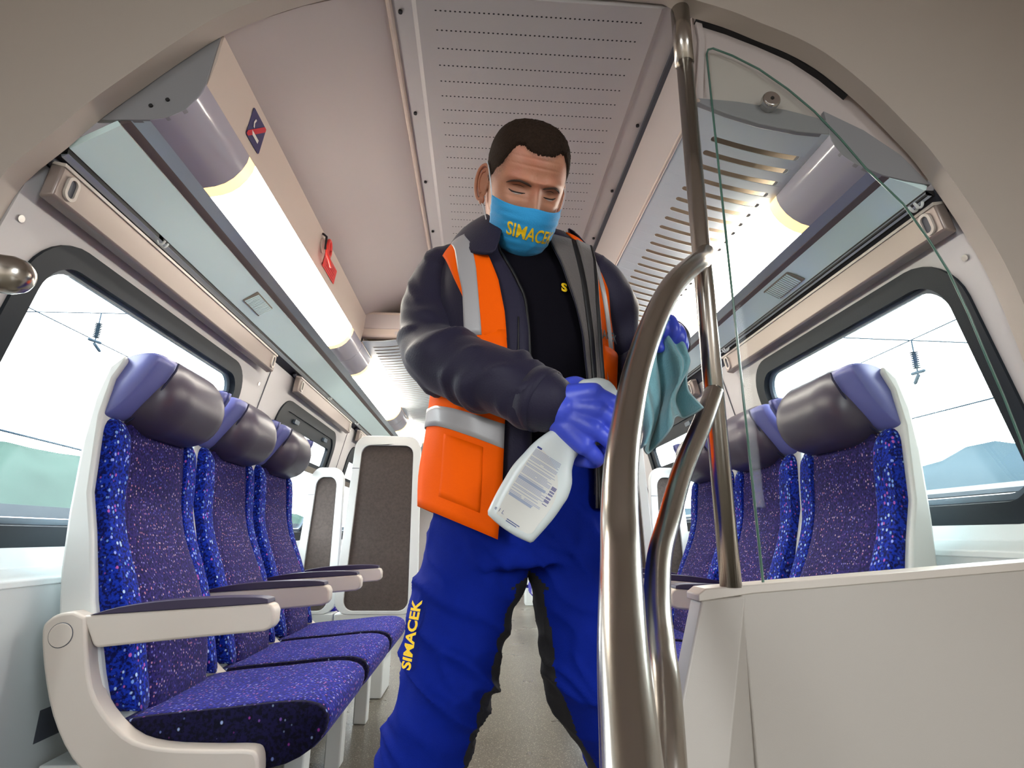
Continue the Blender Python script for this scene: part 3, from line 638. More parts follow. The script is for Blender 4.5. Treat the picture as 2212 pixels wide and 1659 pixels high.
gs = empty('glass_screen', (0.8, Y0 - 0.004, 0.78)); tag(gs, 'frameless greenish glass screen above the partition, shaped to the roof', 'glass screen')
GS = Vector(gs.location)
gout = [(0.533, 0.768), (0.535, 2.000), (0.540, 2.015), (0.553, 2.020), (0.600, 2.001), (0.664, 1.964), (0.730, 1.908), (0.788, 1.846), (0.842, 1.770), (0.890, 1.692), (0.964, 1.600), (1.005, 1.515), (1.038, 1.430), (1.062, 1.33), (1.080, 1.230), (1.098, 1.14), (1.112, 1.050), (1.120, 0.93), (1.122, 0.818)]
gf = lambda p, q, d: (p - GS.x, Y0 - 0.004 + d - GS.y, q - GS.z)
plate('pane', gout, [], 0.008, gf, m_screen, gs)
edge = gout[:1] + gout[1:]
cen = Vector((0.8, 1.35))
tube('glass_edge', [gf(p, q, 0.004) for p, q in edge], 0.0026, m_glassedge, gs, n=6)
pf = [(0.672, 1.856)]
for x, z in pf:
    v, f = tube_vf([(x - GS.x, Y0 - 0.024 - GS.y, z - GS.z), (x - GS.x, Y0 - 0.020 - GS.y, z - GS.z), (x - GS.x, Y0 - 0.011 - GS.y, z - GS.z), (x - GS.x, Y0 - 0.010 - GS.y, z - GS.z), (x - GS.x, Y0 + 0.002 - GS.y, z - GS.z)], [0.019, 0.022, 0.022, 0.020, 0.020], 28, round_ends=False)
    kn = mk('clamp_knob', v, f, m_chrome, gs, bevel=0.001, angle=40)
    disc('hex_socket', (x - GS.x, Y0 - 0.0242 - GS.y, z - GS.z), (0, -1, 0), 0.0045, 0.001, m_black, kn, n=6)
for x, z in ((0.62, 1.846), (0.73, 1.832), (0.78, 1.822)):
    disc('rubber_spacer', (x - GS.x, Y0 + 0.005 - GS.y, z - GS.z), (0, -1, 0), 0.010 if x > 0.7 else 0.006, 0.001, m_duct, gs, n=14)

# ================================================================== SEATS along the side walls (facing the aisle)
def loft_yv(prof, ys, ins, cen=None):
    """loft a closed (x,z) profile along y; ins = fraction moved towards the centre at each station"""
    n = len(prof); cx = cen[0] if cen else sum(p[0] for p in prof) / n; cz = cen[1] if cen else sum(p[1] for p in prof) / n
    rings = [[(x + (cx - x) * k, y, z + (cz - z) * k) for x, z in prof] for y, k in zip(ys, ins)]
    return loft(rings)
def rounded(y0, y1, r, depth, n=5):
    """stations and insets giving rounded ends"""
    ys, ins = [], []
    for i in range(n + 1):
        t = i / n; a = t * PI / 2
        ys.append(y0 + r * (1 - math.cos(a))); ins.append(depth * (1 - math.sin(a)))
    return ys + [y1 - (y - y0) for y in reversed(ys)], ins + list(reversed(ins))
P_SHELL = [(-0.80, 0.315), (-0.84, 0.340), (-0.922, 0.432), (-0.966, 0.538), (-0.995, 0.648), (-1.015, 0.760), (-1.026, 0.90), (-1.031, 1.08), (-1.024, 1.20), (-1.004, 1.285), (-0.97, 1.318),
           (-0.962, 1.30), (-0.985, 1.25), (-0.998, 1.15), (-0.985, 0.95), (-0.958, 0.85), (-0.922, 0.69), (-0.872, 0.53), (-0.835, 0.43), (-0.79, 0.345)]
P_CEN = cr([(-0.986, 1.155), (-0.972, 1.06), (-0.960, 0.95), (-0.932, 0.85), (-0.896, 0.77), (-0.858, 0.69), (-0.824, 0.60), (-0.802, 0.50), (-0.795, 0.42)], 2) + [(-0.84, 0.42), (-0.90, 0.55), (-0.97, 0.75), (-1.005, 0.95), (-1.012, 1.15)]
P_BOL = cr([(-0.990, 1.150), (-0.966, 1.12), (-0.955, 1.02), (-0.948, 0.93), (-0.922, 0.84), (-0.880, 0.74), (-0.845, 0.65), (-0.815, 0.54), (-0.79, 0.44)], 2) + [(-0.84, 0.44), (-0.90, 0.56), (-0.97, 0.75), (-1.005, 0.95), (-1.012, 1.15)]
P_PAD = cr([(-1.00, 1.118), (-0.95, 1.122), (-0.905, 1.142), (-0.872, 1.185), (-0.860, 1.24), (-0.872, 1.295), (-0.905, 1.338), (-0.95, 1.362), (-0.992, 1.358), (-1.016, 1.32)], 2) + [(-1.02, 1.24), (-1.018, 1.16)]
P_WING = cr([(-1.018, 1.146), (-1.020, 1.20), (-1.012, 1.25), (-0.992, 1.296), (-0.955, 1.326), (-0.905, 1.334), (-0.880, 1.325)], 2) + cr([(-0.884, 1.305), (-0.905, 1.265), (-0.935, 1.215), (-0.975, 1.165), (-1.005, 1.145)], 2)
P_CUSH = cr([(-0.85, 0.415), (-0.80, 0.434), (-0.70, 0.446), (-0.58, 0.456), (-0.46, 0.468), (-0.39, 0.468), (-0.352, 0.452), (-0.342, 0.422), (-0.355, 0.385), (-0.40, 0.348), (-0.47, 0.325), (-0.60, 0.318), (-0.74, 0.322), (-0.84, 0.345)], 2)
P_BRACK = cr([(-0.91, 0.660), (-0.885, 0.56), (-0.852, 0.485), (-0.778, 0.415), (-0.70, 0.390), (-0.58, 0.384), (-0.505, 0.383), (-0.482, 0.372), (-0.474, 0.335), (-0.476, 0.29)], 3) + [(-0.55, 0.27), (-0.68, 0.275)] + cr([(-0.80, 0.305), (-0.88, 0.37), (-0.94, 0.455), (-0.98, 0.55), (-1.002, 0.63), (-0.992, 0.655), (-0.97, 0.668), (-0.94, 0.672)], 3)
P_ARM = [(-0.930, 0.662), (-0.60, 0.684), (-0.505, 0.691), (-0.488, 0.686), (-0.481, 0.672), (-0.481, 0.645), (-0.487, 0.634), (-0.50, 0.628), (-0.70, 0.610), (-0.875, 0.593), (-0.885, 0.60), (-0.905, 0.635)]
P_ARMPAD = cr([(-0.905, 0.6635), (-0.84, 0.682), (-0.74, 0.696), (-0.62, 0.7035), (-0.53, 0.7045), (-0.500, 0.700)], 3) + [(-0.498, 0.690), (-0.60, 0.683)]
XB = -1.03
def mirror(prof, side):
    return [(x - XB, z) for x, z in prof] if side == 'L' else [(XB - x, z) for x, z in prof]
def seat(side, ya, w, label, last, leg):
    ox = XB if side == 'L' else 2 * XC - XB + 0.01
    t = empty('wall_seat', (ox, ya, 0)); tag(t, label, 'seat', 'blue flecked seats along the side walls')
    mp = lambda p: mirror(p, side)
    zup = 0.0 if side == 'L' else 0.012
    poly_y('shell', mp(P_SHELL), 0.004, w - 0.004, m_white, t, bevel=0.008, angle=25, bseg=3)
    ys, ins = rounded(0.085, w - 0.075, 0.05, 0.22); v, f = loft_yv(mp(P_CEN), ys, ins, mp([(-0.95, 0.80)])[0]); 
    # the pad bulges a little in the middle of its width
    def bul(v, a, b, amt):
        s = 1 if side == 'L' else -1
        return [(x + s * amt * max(0, 1 - ((y - (a + b) / 2) / ((b - a) / 2)) ** 2), y, z) for x, y, z in v]
    v = bul(v, 0.085, w - 0.075, 0.012)
    mk('back_cushion', v, f, m_fab, t)
    for a, b in ((0.024, 0.098), (w - 0.088, w - 0.024)):
        ys, ins = rounded(a, b, 0.03, 0.12, 4); v, f = loft_yv(mp(P_BOL), ys, ins, mp([(-0.95, 0.80)])[0]); mk('side_bolster', v, f, m_bol, t)
    ys, ins = rounded(0.085, w - 0.02, 0.11, 0.62, 9); v, f = loft_yv(mp(P_PAD), ys, ins, mp([(-1.0, 1.235)])[0]); hp = mk('headrest', v, f, m_leather, t)
    for a, b, wl_ in ((0.016, 0.115, 1), (w - 0.06, w - 0.012, 0)):
        ys, ins = rounded(a, b, 0.035, 0.10, 4); v, f = loft_yv(mp(P_WING), ys, ins, mp([(-0.97, 1.25)])[0]); wg = mk('headrest_wing', v, f, m_wing, t)
        if wl_:
            pp = mp([(x + 0.004, z - 0.004) for x, z in P_WING]); tube('piping', [(x, 0.098, z) for x, z in pp[12:]], 0.0030, m_pipe, wg, n=6)
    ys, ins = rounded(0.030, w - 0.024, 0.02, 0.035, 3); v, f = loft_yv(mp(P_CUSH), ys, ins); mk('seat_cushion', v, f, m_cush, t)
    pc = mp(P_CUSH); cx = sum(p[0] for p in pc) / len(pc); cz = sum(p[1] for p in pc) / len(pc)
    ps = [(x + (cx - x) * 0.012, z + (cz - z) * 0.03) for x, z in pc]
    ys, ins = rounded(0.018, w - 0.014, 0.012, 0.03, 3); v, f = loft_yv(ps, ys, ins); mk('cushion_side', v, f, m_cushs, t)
    def arm(y):
        b = poly_y('arm_bracket', mp(P_BRACK), y - 0.026, y + 0.026, m_cream, t, bevel=0.007, angle=30, bseg=3)
        c = mp([(-0.957, 0.621)])[0]
        disc('pivot_cover', (c[0], y - 0.026, c[1]), (0, -1, 0), 0.026, 0.0025, m_cream, b, n=28, bevel=0.001)
        v, f = tube_vf([(c[0], y - 0.0268, c[1]), (c[0], y - 0.0262, c[1])], 0.0275, 28, False); mk('pivot_ring', v, f, m_recess, b)
        a = poly_y('armrest', mp(P_ARM), y - 0.022, y + 0.026, m_cream, t, bevel=0.006, angle=30, bseg=3)
        poly_y('armrest_pad', mp(P_ARMPAD), y - 0.0235, y + 0.0275, m_navyv, a, bevel=0.005, angle=40, bseg=3)
    arm(-0.006)
    if last: arm(w + 0.012)
    if leg:
        lx = sorted((mp([(-0.56, 0)])[0][0], mp([(-0.50, 0)])[0][0])); box('leg', lx[0], lx[1], w - 0.05, w + 0.02, 0.0, 0.330, m_white, t, bevel=0.006)
        lb = sorted((mp([(-1.0, 0)])[0][0], mp([(-0.52, 0)])[0][0])); box('under_frame', lb[0], lb[1], w - 0.03, w, 0.265, 0.322, m_recess, t, bevel=0.004)
    bx = sorted((mp([(-1.0, 0)])[0][0], mp([(-0.56, 0)])[0][0])); box('seat_pan', bx[0], bx[1], 0.05, w - 0.05, 0.290, 0.330, m_white, t, bevel=0.004)
    return t
pos = ['nearest the camera', 'middle of the three', 'farthest of the three']
for i in range(3):
    seat('L', 1.465 + 0.503 * i, 0.487, 'blue flecked wall seat on the left, ' + pos[i], i == 2, True)
    seat('R', 1.385 + 0.503 * i, 0.487, 'blue flecked wall seat on the right behind the glass, ' + pos[i], i == 2, True)

# ---- rows of forward-facing seats seen from behind
def rear_seat(x0, x1, y, ztop, zb, label, lean=0.06, group=True):
    t = empty('passenger_seat', ((x0 + x1) / 2, y, 0)); tag(t, label, 'seat', 'forward-facing seats with grey carpet backs')
    w = x1 - x0; h = ztop - zb; tp = 0.035
    def fn(yo):
        def f(p, q, d):
            k = 1 - tp * 2 / w * max(0, q / h) ; bow = 0.018 * (1 - (2 * p / w) ** 2)
            return (p * k, yo + d + lean * (1 - q / h) * -1 - bow * 0 + 0.0, zb + q)
        return f
    sh = rrect(w, h, 0.085, 6, 0, h / 2)
    sh = [(p, q) if q > 0.1 else (math.copysign(w / 2, p), max(0, q if q > 0.05 else 0)) for p, q in sh]
    hole = rrect(w - 0.10, h - 0.075, 0.055, 6, 0, h / 2 - 0.020)
    o = plate('back_frame', rrect(w, h, 0.08, 6, 0, h / 2), [hole], 0.05, fn(-0.012), m_white, t)
    b = o.modifiers.new('bevel', 'BEVEL'); b.width = 0.012; b.segments = 3; b.limit_method = 'ANGLE'; b.angle_limit = math.radians(50)
    plate('carpet_back', rrect(w - 0.09, h - 0.065, 0.055, 6, 0, h / 2 - 0.020), [], 0.02, fn(0.004), m_carpet, t)
    plate('seam', [(-w / 2 - 0.001, h * 0.80), (-w / 2 + 0.048, h * 0.80), (-w / 2 + 0.048, h * 0.803), (-w / 2 - 0.001, h * 0.803)], [], 0.001, fn(-0.0135), m_recess, t, smooth=False)
    plate('front_cushion', rrect(w - 0.06, h - 0.05, 0.07, 5, 0, h / 2), [], 0.07, fn(0.04), m_fab, t)
    box('seat_cushion', -w / 2 + 0.02, w / 2 - 0.02, 0.02, 0.50, 0.34, 0.46, m_cush, t, bevel=0.03)
    box('base_rail', -w / 2 + 0.01, w / 2 - 0.01, -0.07, 0.05, zb - 0.05, zb + 0.004, m_white, t, bevel=0.006)
    box('pedestal', -0.05, 0.05, 0.02, 0.30, 0.0, 0.345, m_white, t, bevel=0.008)
    return t
rear_seat(-0.775, -0.322, 3.30, 1.425, 0.435, 'tall forward-facing seat with dark grey carpet back on the left by the aisle')
rear_seat(-1.05, -0.79, 3.42, 1.245, 0.42, 'lower forward-facing seat with light grey carpet back beside the left window')
rear_seat(0.50, 0.955, 3.05, 1.42, 0.435, 'forward-facing seat behind the man on the right by the aisle')
rear_seat(0.962, 1.205, 3.17, 1.245, 0.42, 'forward-facing seat beside the right window beyond the wall seats')
for x0, x1, y in ((0.46, 0.90, 4.9), (0.46, 0.90, 5.9), (0.46, 0.90, 7.4)):
    rear_seat(x0, x1, y, 1.42, 0.43, 'white based seat on the right aisle, seen between the legs, ' + {4.9: 'nearest of three', 5.9: 'second of three', 7.4: 'farthest of three'}[y])

# ================================================================== THE CLEANER
m_skin = mat('skin', srgb(192, 134, 106), 0.5, bump=0.15, bscale=350, var=0.14, vscale=40, sss=0.12)
m_hair = mat('dark_brown_hair', srgb(48, 36, 28), 0.85, spec=0.12, bump=0.9, bscale=600, var=0.5, vscale=220)
m_jacket = mat('navy_softshell', srgb(30, 26, 50), 0.6, spec=0.3, bump=0.25, bscale=300, sheen=0.12)
m_tee = mat('black_cotton', srgb(14, 12, 20), 0.9, spec=0.1, bump=0.3, bscale=500)
m_lining = mat('grey_fleece_lining', srgb(98, 92, 90), 0.95, bump=0.5, bscale=250, sheen=0.2)
m_zip = mat('black_zip', srgb(14, 13, 15), 0.5)
m_orange = mat('hi_vis_orange', srgb(255, 98, 0), 0.7, spec=0.1, bump=0.15, bscale=300, emit=(1.0, 0.17, 0.0, 1), estr=0.0)
m_refl = mat('reflective_grey', srgb(166, 164, 166), 0.35, bump=0.1, bscale=500)
m_blue = mat('royal_blue_twill', srgb(4, 30, 130), 0.8, spec=0.12, bump=0.4, bscale=700, var=0.12, vscale=60)
m_blk = mat('black_stretch_panel', srgb(20, 18, 20), 0.8, bump=0.3, bscale=600)
m_yellow = mat('yellow_print', srgb(250, 206, 10), 0.6)
m_mask = mat('sky_blue_mask', srgb(36, 156, 218), 0.75, bump=0.35, bscale=450, sheen=0.2)
m_strap = mat('white_elastic', srgb(215, 220, 226), 0.6)
m_glove = mat('blue_nitrile', srgb(66, 84, 214), 0.38, bump=0.25, bscale=60)
m_shoe = mat('black_shoe', srgb(22, 22, 24), 0.5)
m_brow = mat('eyebrow_brown', srgb(70, 50, 40), 0.8)
m_lash = mat('lash_dark', srgb(40, 26, 22), 0.7)
m_eye = mat('eye_white', srgb(200, 180, 170), 0.25)

def _skin():
    nt = m_skin.node_tree; b = nt.nodes['Principled BSDF']; src = b.inputs['Base Color'].links[0].from_socket
    at = nt.nodes.new('ShaderNodeAttribute'); at.attribute_name = 'fade'; tc = nt.nodes.new('ShaderNodeTexCoord'); n = nt.nodes.new('ShaderNodeTexNoise'); n.inputs['Scale'].default_value = 420
    nt.links.new(tc.outputs['Object'], n.inputs['Vector']); ml = nt.nodes.new('ShaderNodeMath'); ml.operation = 'MULTIPLY_ADD'; ml.inputs[1].default_value = 1.5; ml.inputs[2].default_value = -0.25
    nt.links.new(n.outputs['Fac'], ml.inputs[0]); m2 = nt.nodes.new('ShaderNodeMath'); m2.operation = 'MULTIPLY'; m2.use_clamp = True; nt.links.new(ml.outputs[0], m2.inputs[0]); nt.links.new(at.outputs['Fac'], m2.inputs[1])
    n3 = nt.nodes.new('ShaderNodeTexNoise'); n3.inputs['Scale'].default_value = 22; nt.links.new(tc.outputs['Object'], n3.inputs['Vector'])
    rm = nt.nodes.new('ShaderNodeMix'); rm.data_type = 'RGBA'; rm.blend_type = 'MULTIPLY'; rm.inputs[7].default_value = (0.92, 0.62, 0.58, 1); mr = nt.nodes.new('ShaderNodeMapRange'); mr.inputs[1].default_value = 0.45; mr.inputs[2].default_value = 0.72; mr.inputs[4].default_value = 0.6
    nt.links.new(n3.outputs['Fac'], mr.inputs[0]); nt.links.new(mr.outputs[0], rm.inputs[0]); nt.links.new(src, rm.inputs[6])
    mx = nt.nodes.new('ShaderNodeMix'); mx.data_type = 'RGBA'; mx.inputs[7].default_value = srgb(60, 46, 38); nt.links.new(m2.outputs[0], mx.inputs[0]); nt.links.new(rm.outputs[2], mx.inputs[6]); nt.links.new(mx.outputs[2], b.inputs['Base Color'])
_skin()
def remesh(parts, voxel, smooth=8, fac=0.5):
    V, Fc = merge(parts); me = bpy.data.meshes.new('tmp'); me.from_pydata(V, [], Fc); me.validate()
    bm = bmesh.new(); bm.from_mesh(me); bmesh.ops.recalc_face_normals(bm, faces=bm.faces); bm.to_mesh(me); bm.free()
    o = bpy.data.objects.new('tmp', me); COL.objects.link(o)
    r = o.modifiers.new('r', 'REMESH'); r.mode = 'VOXEL'; r.voxel_size = voxel
    if smooth: k = o.modifiers.new('s', 'SMOOTH'); k.iterations = smooth; k.factor = fac
    bpy.context.view_layer.update(); dg = bpy.context.evaluated_depsgraph_get(); m2 = o.evaluated_get(dg).to_mesh()
    v = [Vector(p.co) for p in m2.vertices]; f = [tuple(p.vertices) for p in m2.polygons]; n = [Vector(p.normal) for p in m2.vertices]
    o.evaluated_get(dg).to_mesh_clear(); bpy.data.objects.remove(o); bpy.data.meshes.remove(me)
    return v, f, n
def fold(p, s=9.0, amt=0.006, seed=0.0, stretch=(1, 1, 1)):
    q = Vector((p[0] * s * stretch[0] + seed, p[1] * s * stretch[1], p[2] * s * stretch[2]))
    return amt * (1 - 2.2 * abs(noise.noise(q)) + 0.5 * noise.noise(q * 2.3))
def ell(c, r, n=14, m=9, rot=None):
    rings = []
    for i in range(m + 1):
        a = PI * (i + 0.02) / (m + 0.04); ring = []
        for k in range(n):
            b = 2 * PI * k / n; p = Vector((r[0] * math.sin(a) * math.cos(b), r[1] * math.sin(a) * math.sin(b), r[2] * math.cos(a)))
            if rot: p = rot @ p
            ring.append(Vector(c) + p)
        rings.append(ring)
    return loft(rings)

# --- torso surface: theta 90 = front, 180 = his right (picture left)
TT = smoothtab([(0.78, 0.090, 1.100, 0.160, 0.112), (0.90, 0.088, 1.100, 0.168, 0.118), (1.00, 0.086, 1.096, 0.164, 0.118), (1.10, 0.087, 1.092, 0.164, 0.118), (1.22, 0.090, 1.092, 0.172, 0.118), (1.33, 0.090, 1.096, 0.176, 0.112), (1.40, 0.090, 1.102, 0.168, 0.102), (1.45, 0.090, 1.102, 0.140, 0.088), (1.49, 0.088, 1.092, 0.094, 0.074), (1.53, 0.086, 1.080, 0.068, 0.066)], 4)
PHI = math.radians(16)
E1 = Vector((math.cos(PHI), math.sin(PHI), 0)); E2 = Vector((math.sin(PHI), -math.cos(PHI), 0))
def TS(th, z, off=0.0):
    cx, cy, a, b = interp(TT, z); c, s = math.cos(th), math.sin(th)
    g = lambda v: math.copysign(abs(v) ** 0.88, v)
    return Vector((cx, cy, z)) + E1 * ((a + off) * g(c)) + E2 * ((b + off) * g(s))
def th_x(x, z, off=0.0):
    lo, hi = math.radians(12), math.radians(172)
    for _ in range(30):
        m = (lo + hi) / 2
        if TS(m, z, off).x > x: lo = m
        else: hi = m
    return (lo + hi) / 2
def shear(p):
    k = 0.40 if p.z < 1.02 else max(0.0, 0.40 * (1.22 - p.z) / 0.20)
    return Vector((p.x, p.y, p.z + k * min(max(0.04 - p.x, 0), 0.20)))
def panel(name, zs, tha, thb, m, parent, off, nc=24, th=0.004, sh=False, wr=0.0, seed=0.0, flare=None):
    """sheet on the torso between angles tha(z) and thb(z)"""
    V, Fc = [], []
    for z in zs:
        a, b = tha(z), thb(z)
        for k in range(nc + 1):
            t = a + (b - a) * k / nc; o = off + (flare(z) if flare else 0); p = TS(t, z, o)
            if wr: p = TS(t, z, o + fold(p, 11, wr, seed, (1, 1, 0.5)))
            if sh: p = shear(p)
            V.append(p)
    n = nc + 1
    for i in range(len(zs) - 1):
        for k in range(nc): Fc.append((i * n + k, i * n + k + 1, (i + 1) * n + k + 1, (i + 1) * n + k))
    o = mk(name, V, Fc, m, parent)
    s = o.modifiers.new('sol', 'SOLIDIFY'); s.thickness = th; s.offset = 0
    return o
def lin(a, b, n): return [a + (b - a) * i / n for i in range(n + 1)]
def tabx(tab, off):
    t = sorted(tab); return lambda z: th_x(interp(t, z)[0], z, off)

# --- head in local coordinates (x picture-right, y forward, z up)
HC = Vector((0.077, 0.985, 1.550)); YH, PH = math.radians(15), math.radians(40)
HF = Vector((math.sin(YH) * math.cos(PH), -math.cos(YH) * math.cos(PH), -math.sin(PH)))
HU = Vector((math.sin(YH) * math.sin(PH), -math.cos(YH) * math.sin(PH), math.cos(PH))); HR = HU.cross(HF) * -1
HR = HF.cross(HU); HR = HR if HR.x > 0 else -HR
def HW(p): return HC + HR * p[0] + HF * p[1] + HU * p[2]
HT = smoothtab([(-0.128, 0.012, 0.052, 0.005), (-0.120, 0.034, 0.074, 0.024), (-0.105, 0.050, 0.086, 0.042), (-0.085, 0.059, 0.090, 0.058), (-0.06, 0.067, 0.092, 0.078), (-0.03, 0.073, 0.094, 0.094), (0.0, 0.0765, 0.095, 0.101), (0.03, 0.078, 0.096, 0.104), (0.055, 0.0765, 0.093, 0.101), (0.08, 0.070, 0.083, 0.091), (0.100, 0.057, 0.065, 0.072), (0.113, 0.040, 0.044, 0.048), (0.120, 0.020, 0.022, 0.024), (0.1225, 0.003, 0.003, 0.003)], 5)
def gs2(x, z, cx, cz, sx, sz): return math.exp(-((x - cx) / sx) ** 2 - ((z - cz) / sz) ** 2)
def head_pt(t, z, off=0.0, feat=True):
    w, yf, yb = interp(HT, z); s, c = math.sin(t), math.cos(t)
    x = (w + off) * math.copysign(abs(s) ** 0.92, s); y = (yf + off) * abs(c) ** 0.82 if c > 0 else -(yb + off) * abs(c) ** 0.95
    if feat and c > 0:
        y += 0.010 * (gs2(abs(x), z, 0.03, 0.019, 0.026, 0.009)) + 0.003 * gs2(x, z, 0, 0.06, 0.05, 0.03)
        y -= 0.017 * gs2(abs(x), z, 0.034, 0.003, 0.017, 0.012) ; y += 0.0065 * gs2(abs(x), z, 0.034, 0.000, 0.0125, 0.0075)
        y -= 0.003 * gs2(abs(x), z, 0.034, -0.014, 0.014, 0.003); y += 0.004 * gs2(abs(x), z, 0.046, -0.030, 0.016, 0.014)
        nh = 0.007 + 0.021 * min(1, max(0, (0.012 - z) / 0.050)) if z > -0.046 else 0.026 * math.exp(-((z + 0.046) / 0.010) ** 2)
        if z < 0.022: y += nh * math.exp(-(x / (0.0085 + 0.004 * min(1, max(0, -z / 0.045)))) ** 2)
        y -= 0.0022 * (gs2(x, z, 0.009, 0.026, 0.0025, 0.010) + gs2(x, z, -0.008, 0.026, 0.0025, 0.010))
        y -= 0.0012 * (gs2(x, z, 0.0, 0.046, 0.05, 0.002) + gs2(x, z, 0.0, 0.060, 0.05, 0.002))
    return (x, y, z)
zsH = lin(-0.128, -0.06, 14) + lin(-0.058, 0.07, 72)[0:] + lin(0.072, 0.1225, 16)
NT = 96
tsH = [2 * PI * k / NT for k in range(NT)]
def tmap(t):  # denser in front
    return t - 0.35 * math.sin(t)
rings = [[HW(head_pt(tmap(t), z)) for t in tsH] for z in zsH]
head_vf = loft(rings)
# ears
def ear(sx):
    A = Vector((sx * 0.62, -0.78, 0)); o0 = Vector((sx * 0.0735, 0.004, -0.006)); N_ = Vector((sx * 0.78, 0.62, 0))
    P = lambda ca, cb, d=0.0: HW(o0 + A * ca + Vector((0, 0, cb)) + N_ * d)
    rim = [(0.016 + (0.0165 + 0.002 * math.sin(a)) * math.cos(a), 0.034 * math.sin(a) - 0.003 * math.cos(a)) for a in [math.radians(-112 + 290 * i / 22) for i in range(23)]]
    ant = [(0.016 + 0.010 * math.cos(a), 0.021 * math.sin(a) + 0.001) for a in [math.radians(-80 + 170 * i / 12) for i in range(13)]]
    R = Matrix((HR * A.x + HF * A.y, HR * N_.x + HF * N_.y, HU)).transposed()
    return [tube_vf([P(p, q, 0.003) for p, q in rim], [0.0036] * 23, 8), tube_vf([P(p, q, 0.002) for p, q in ant], [0.0026] * 13, 8), ell(P(0.015, 0.0), (0.015, 0.0025, 0.031), 14, 9, R), ell(P(0.011, -0.034, 0.002), (0.008, 0.0045, 0.009), 10, 6, R), ell(P(0.001, -0.006, 0.004), (0.004, 0.004, 0.008), 10, 6, R)]
# --- limb paths
ARM_R = [(-0.050, 1.105, 1.415, 0.066), (-0.088, 1.095, 1.375, 0.070), (-0.103, 1.065, 1.280, 0.064), (-0.097, 1.020, 1.200, 0.064), (-0.060, 0.962, 1.155, 0.063), (0.000, 0.910, 1.120, 0.060), (0.050, 0.873, 1.090, 0.057), (0.098, 0.845, 1.060, 0.052)]
ARM_L = [(0.222, 1.105, 1.412, 0.062), (0.262, 1.11, 1.372, 0.066), (0.293, 1.14, 1.28, 0.062), (0.322, 1.165, 1.205, 0.062), (0.343, 1.11, 1.195, 0.056), (0.355, 1.04, 1.208, 0.050), (0.360, 0.990, 1.222, 0.046)]
LEG_R = [(0.90, 0.010, 1.100, 0.092, 0.110), (0.80, -0.006, 1.098, 0.104, 0.112), (0.71, -0.028, 1.090, 0.096, 0.102), (0.62, -0.042, 1.080, 0.090, 0.096), (0.56, -0.060, 1.072, 0.084, 0.090), (0.46, -0.090, 1.085, 0.080, 0.088), (0.30, -0.135, 1.10, 0.080, 0.09), (0.14, -0.182, 1.115, 0.082, 0.10), (0.07, -0.196, 1.12, 0.084, 0.104)]
LEG_L = [(0.90, 0.175, 1.105, 0.092, 0.110), (0.80, 0.198, 1.102, 0.102, 0.112), (0.71, 0.206, 1.095, 0.095, 0.102), (0.636, 0.210, 1.085, 0.091, 0.096), (0.574, 0.226, 1.090, 0.086, 0.088), (0.50, 0.262, 1.135, 0.083, 0.086), (0.43, 0.298, 1.185, 0.082, 0.086), (0.30, 0.335, 1.22, 0.080, 0.088), (0.14, 0.362, 1.24, 0.080, 0.096), (0.07, 0.368, 1.245, 0.082, 0.10)]
def limb(tab, sc, n=14):
    q = cr(tab, 4); return tube_vf([p[:3] for p in q], [p[3] * sc for p in q], n)
def legloft(tab, sc, n=28):
    q = cr(tab, 6); return loft([[Vector((cx + rx * sc * math.cos(2 * PI * k / n), cy + ry * sc * math.sin(2 * PI * k / n), z)) for k in range(n)] for z, cx, cy, rx, ry in q])
body_t = loft([[TS(2 * PI * k / 28, z, -0.012) for k in range(28)] for z in lin(0.80, 1.52, 24)])
neck_vf = tube_vf(cr([(0.086, 1.09, 1.44), (0.083, 1.065, 1.49), (0.079, 1.030, 1.525), (0.077, 1.0, 1.55)], 4), [0.064] * 13, 20)
bv_, bf_, bn_ = remesh([body_t, limb(ARM_R, 0.68), limb(ARM_L, 0.68), legloft(LEG_R, 0.82), legloft(LEG_L, 0.82), neck_vf], 0.012, 6)
# hair: short on top, cropped at the sides
def hairline(t):
    a = abs((t + PI) % (2 * PI) - PI)
    return interp([(0, 0.064), (0.25, 0.067), (0.5, 0.078), (0.70, 0.076), (0.85, 0.060), (1.0, 0.040), (1.2, 0.028), (1.38, 0.012), (1.55, -0.004), (1.75, -0.012), (2.3, -0.045), (PI, -0.055)], a)[0]
V, Fc = merge([(bv_, bf_), head_vf] + ear(-1) + ear(1) + [neck_vf])
person = mk('person', V, Fc, m_skin)
fa = person.data.attributes.new('fade', 'FLOAT', 'POINT'); nb = len(bv_)
vals = [0.0] * len(V)
for iz, z in enumerate(zsH):
    for k, t in enumerate(tsH):
        tt = tmap(t); a = abs((tt + PI) % (2 * PI) - PI); f = 0.0
        dz = hairline(tt) - z
        if a > 0.62: f = max(f, min(1, max(0, 1 - dz / 0.030)) * min(1, (a - 0.62) / 0.3))
        else: f = max(f, 0.7 * min(1, max(0, 1 - dz / 0.006)))
        if z < -0.055: f = max(f, 0.30 * min(1, (-0.055 - z) / 0.02))
        vals[nb + iz * NT + k] = f
fa.data.foreach_set('value', vals)
tag(person, 'cleaner in orange safety vest, navy jacket and blue mask, wiping the handrail', 'person')

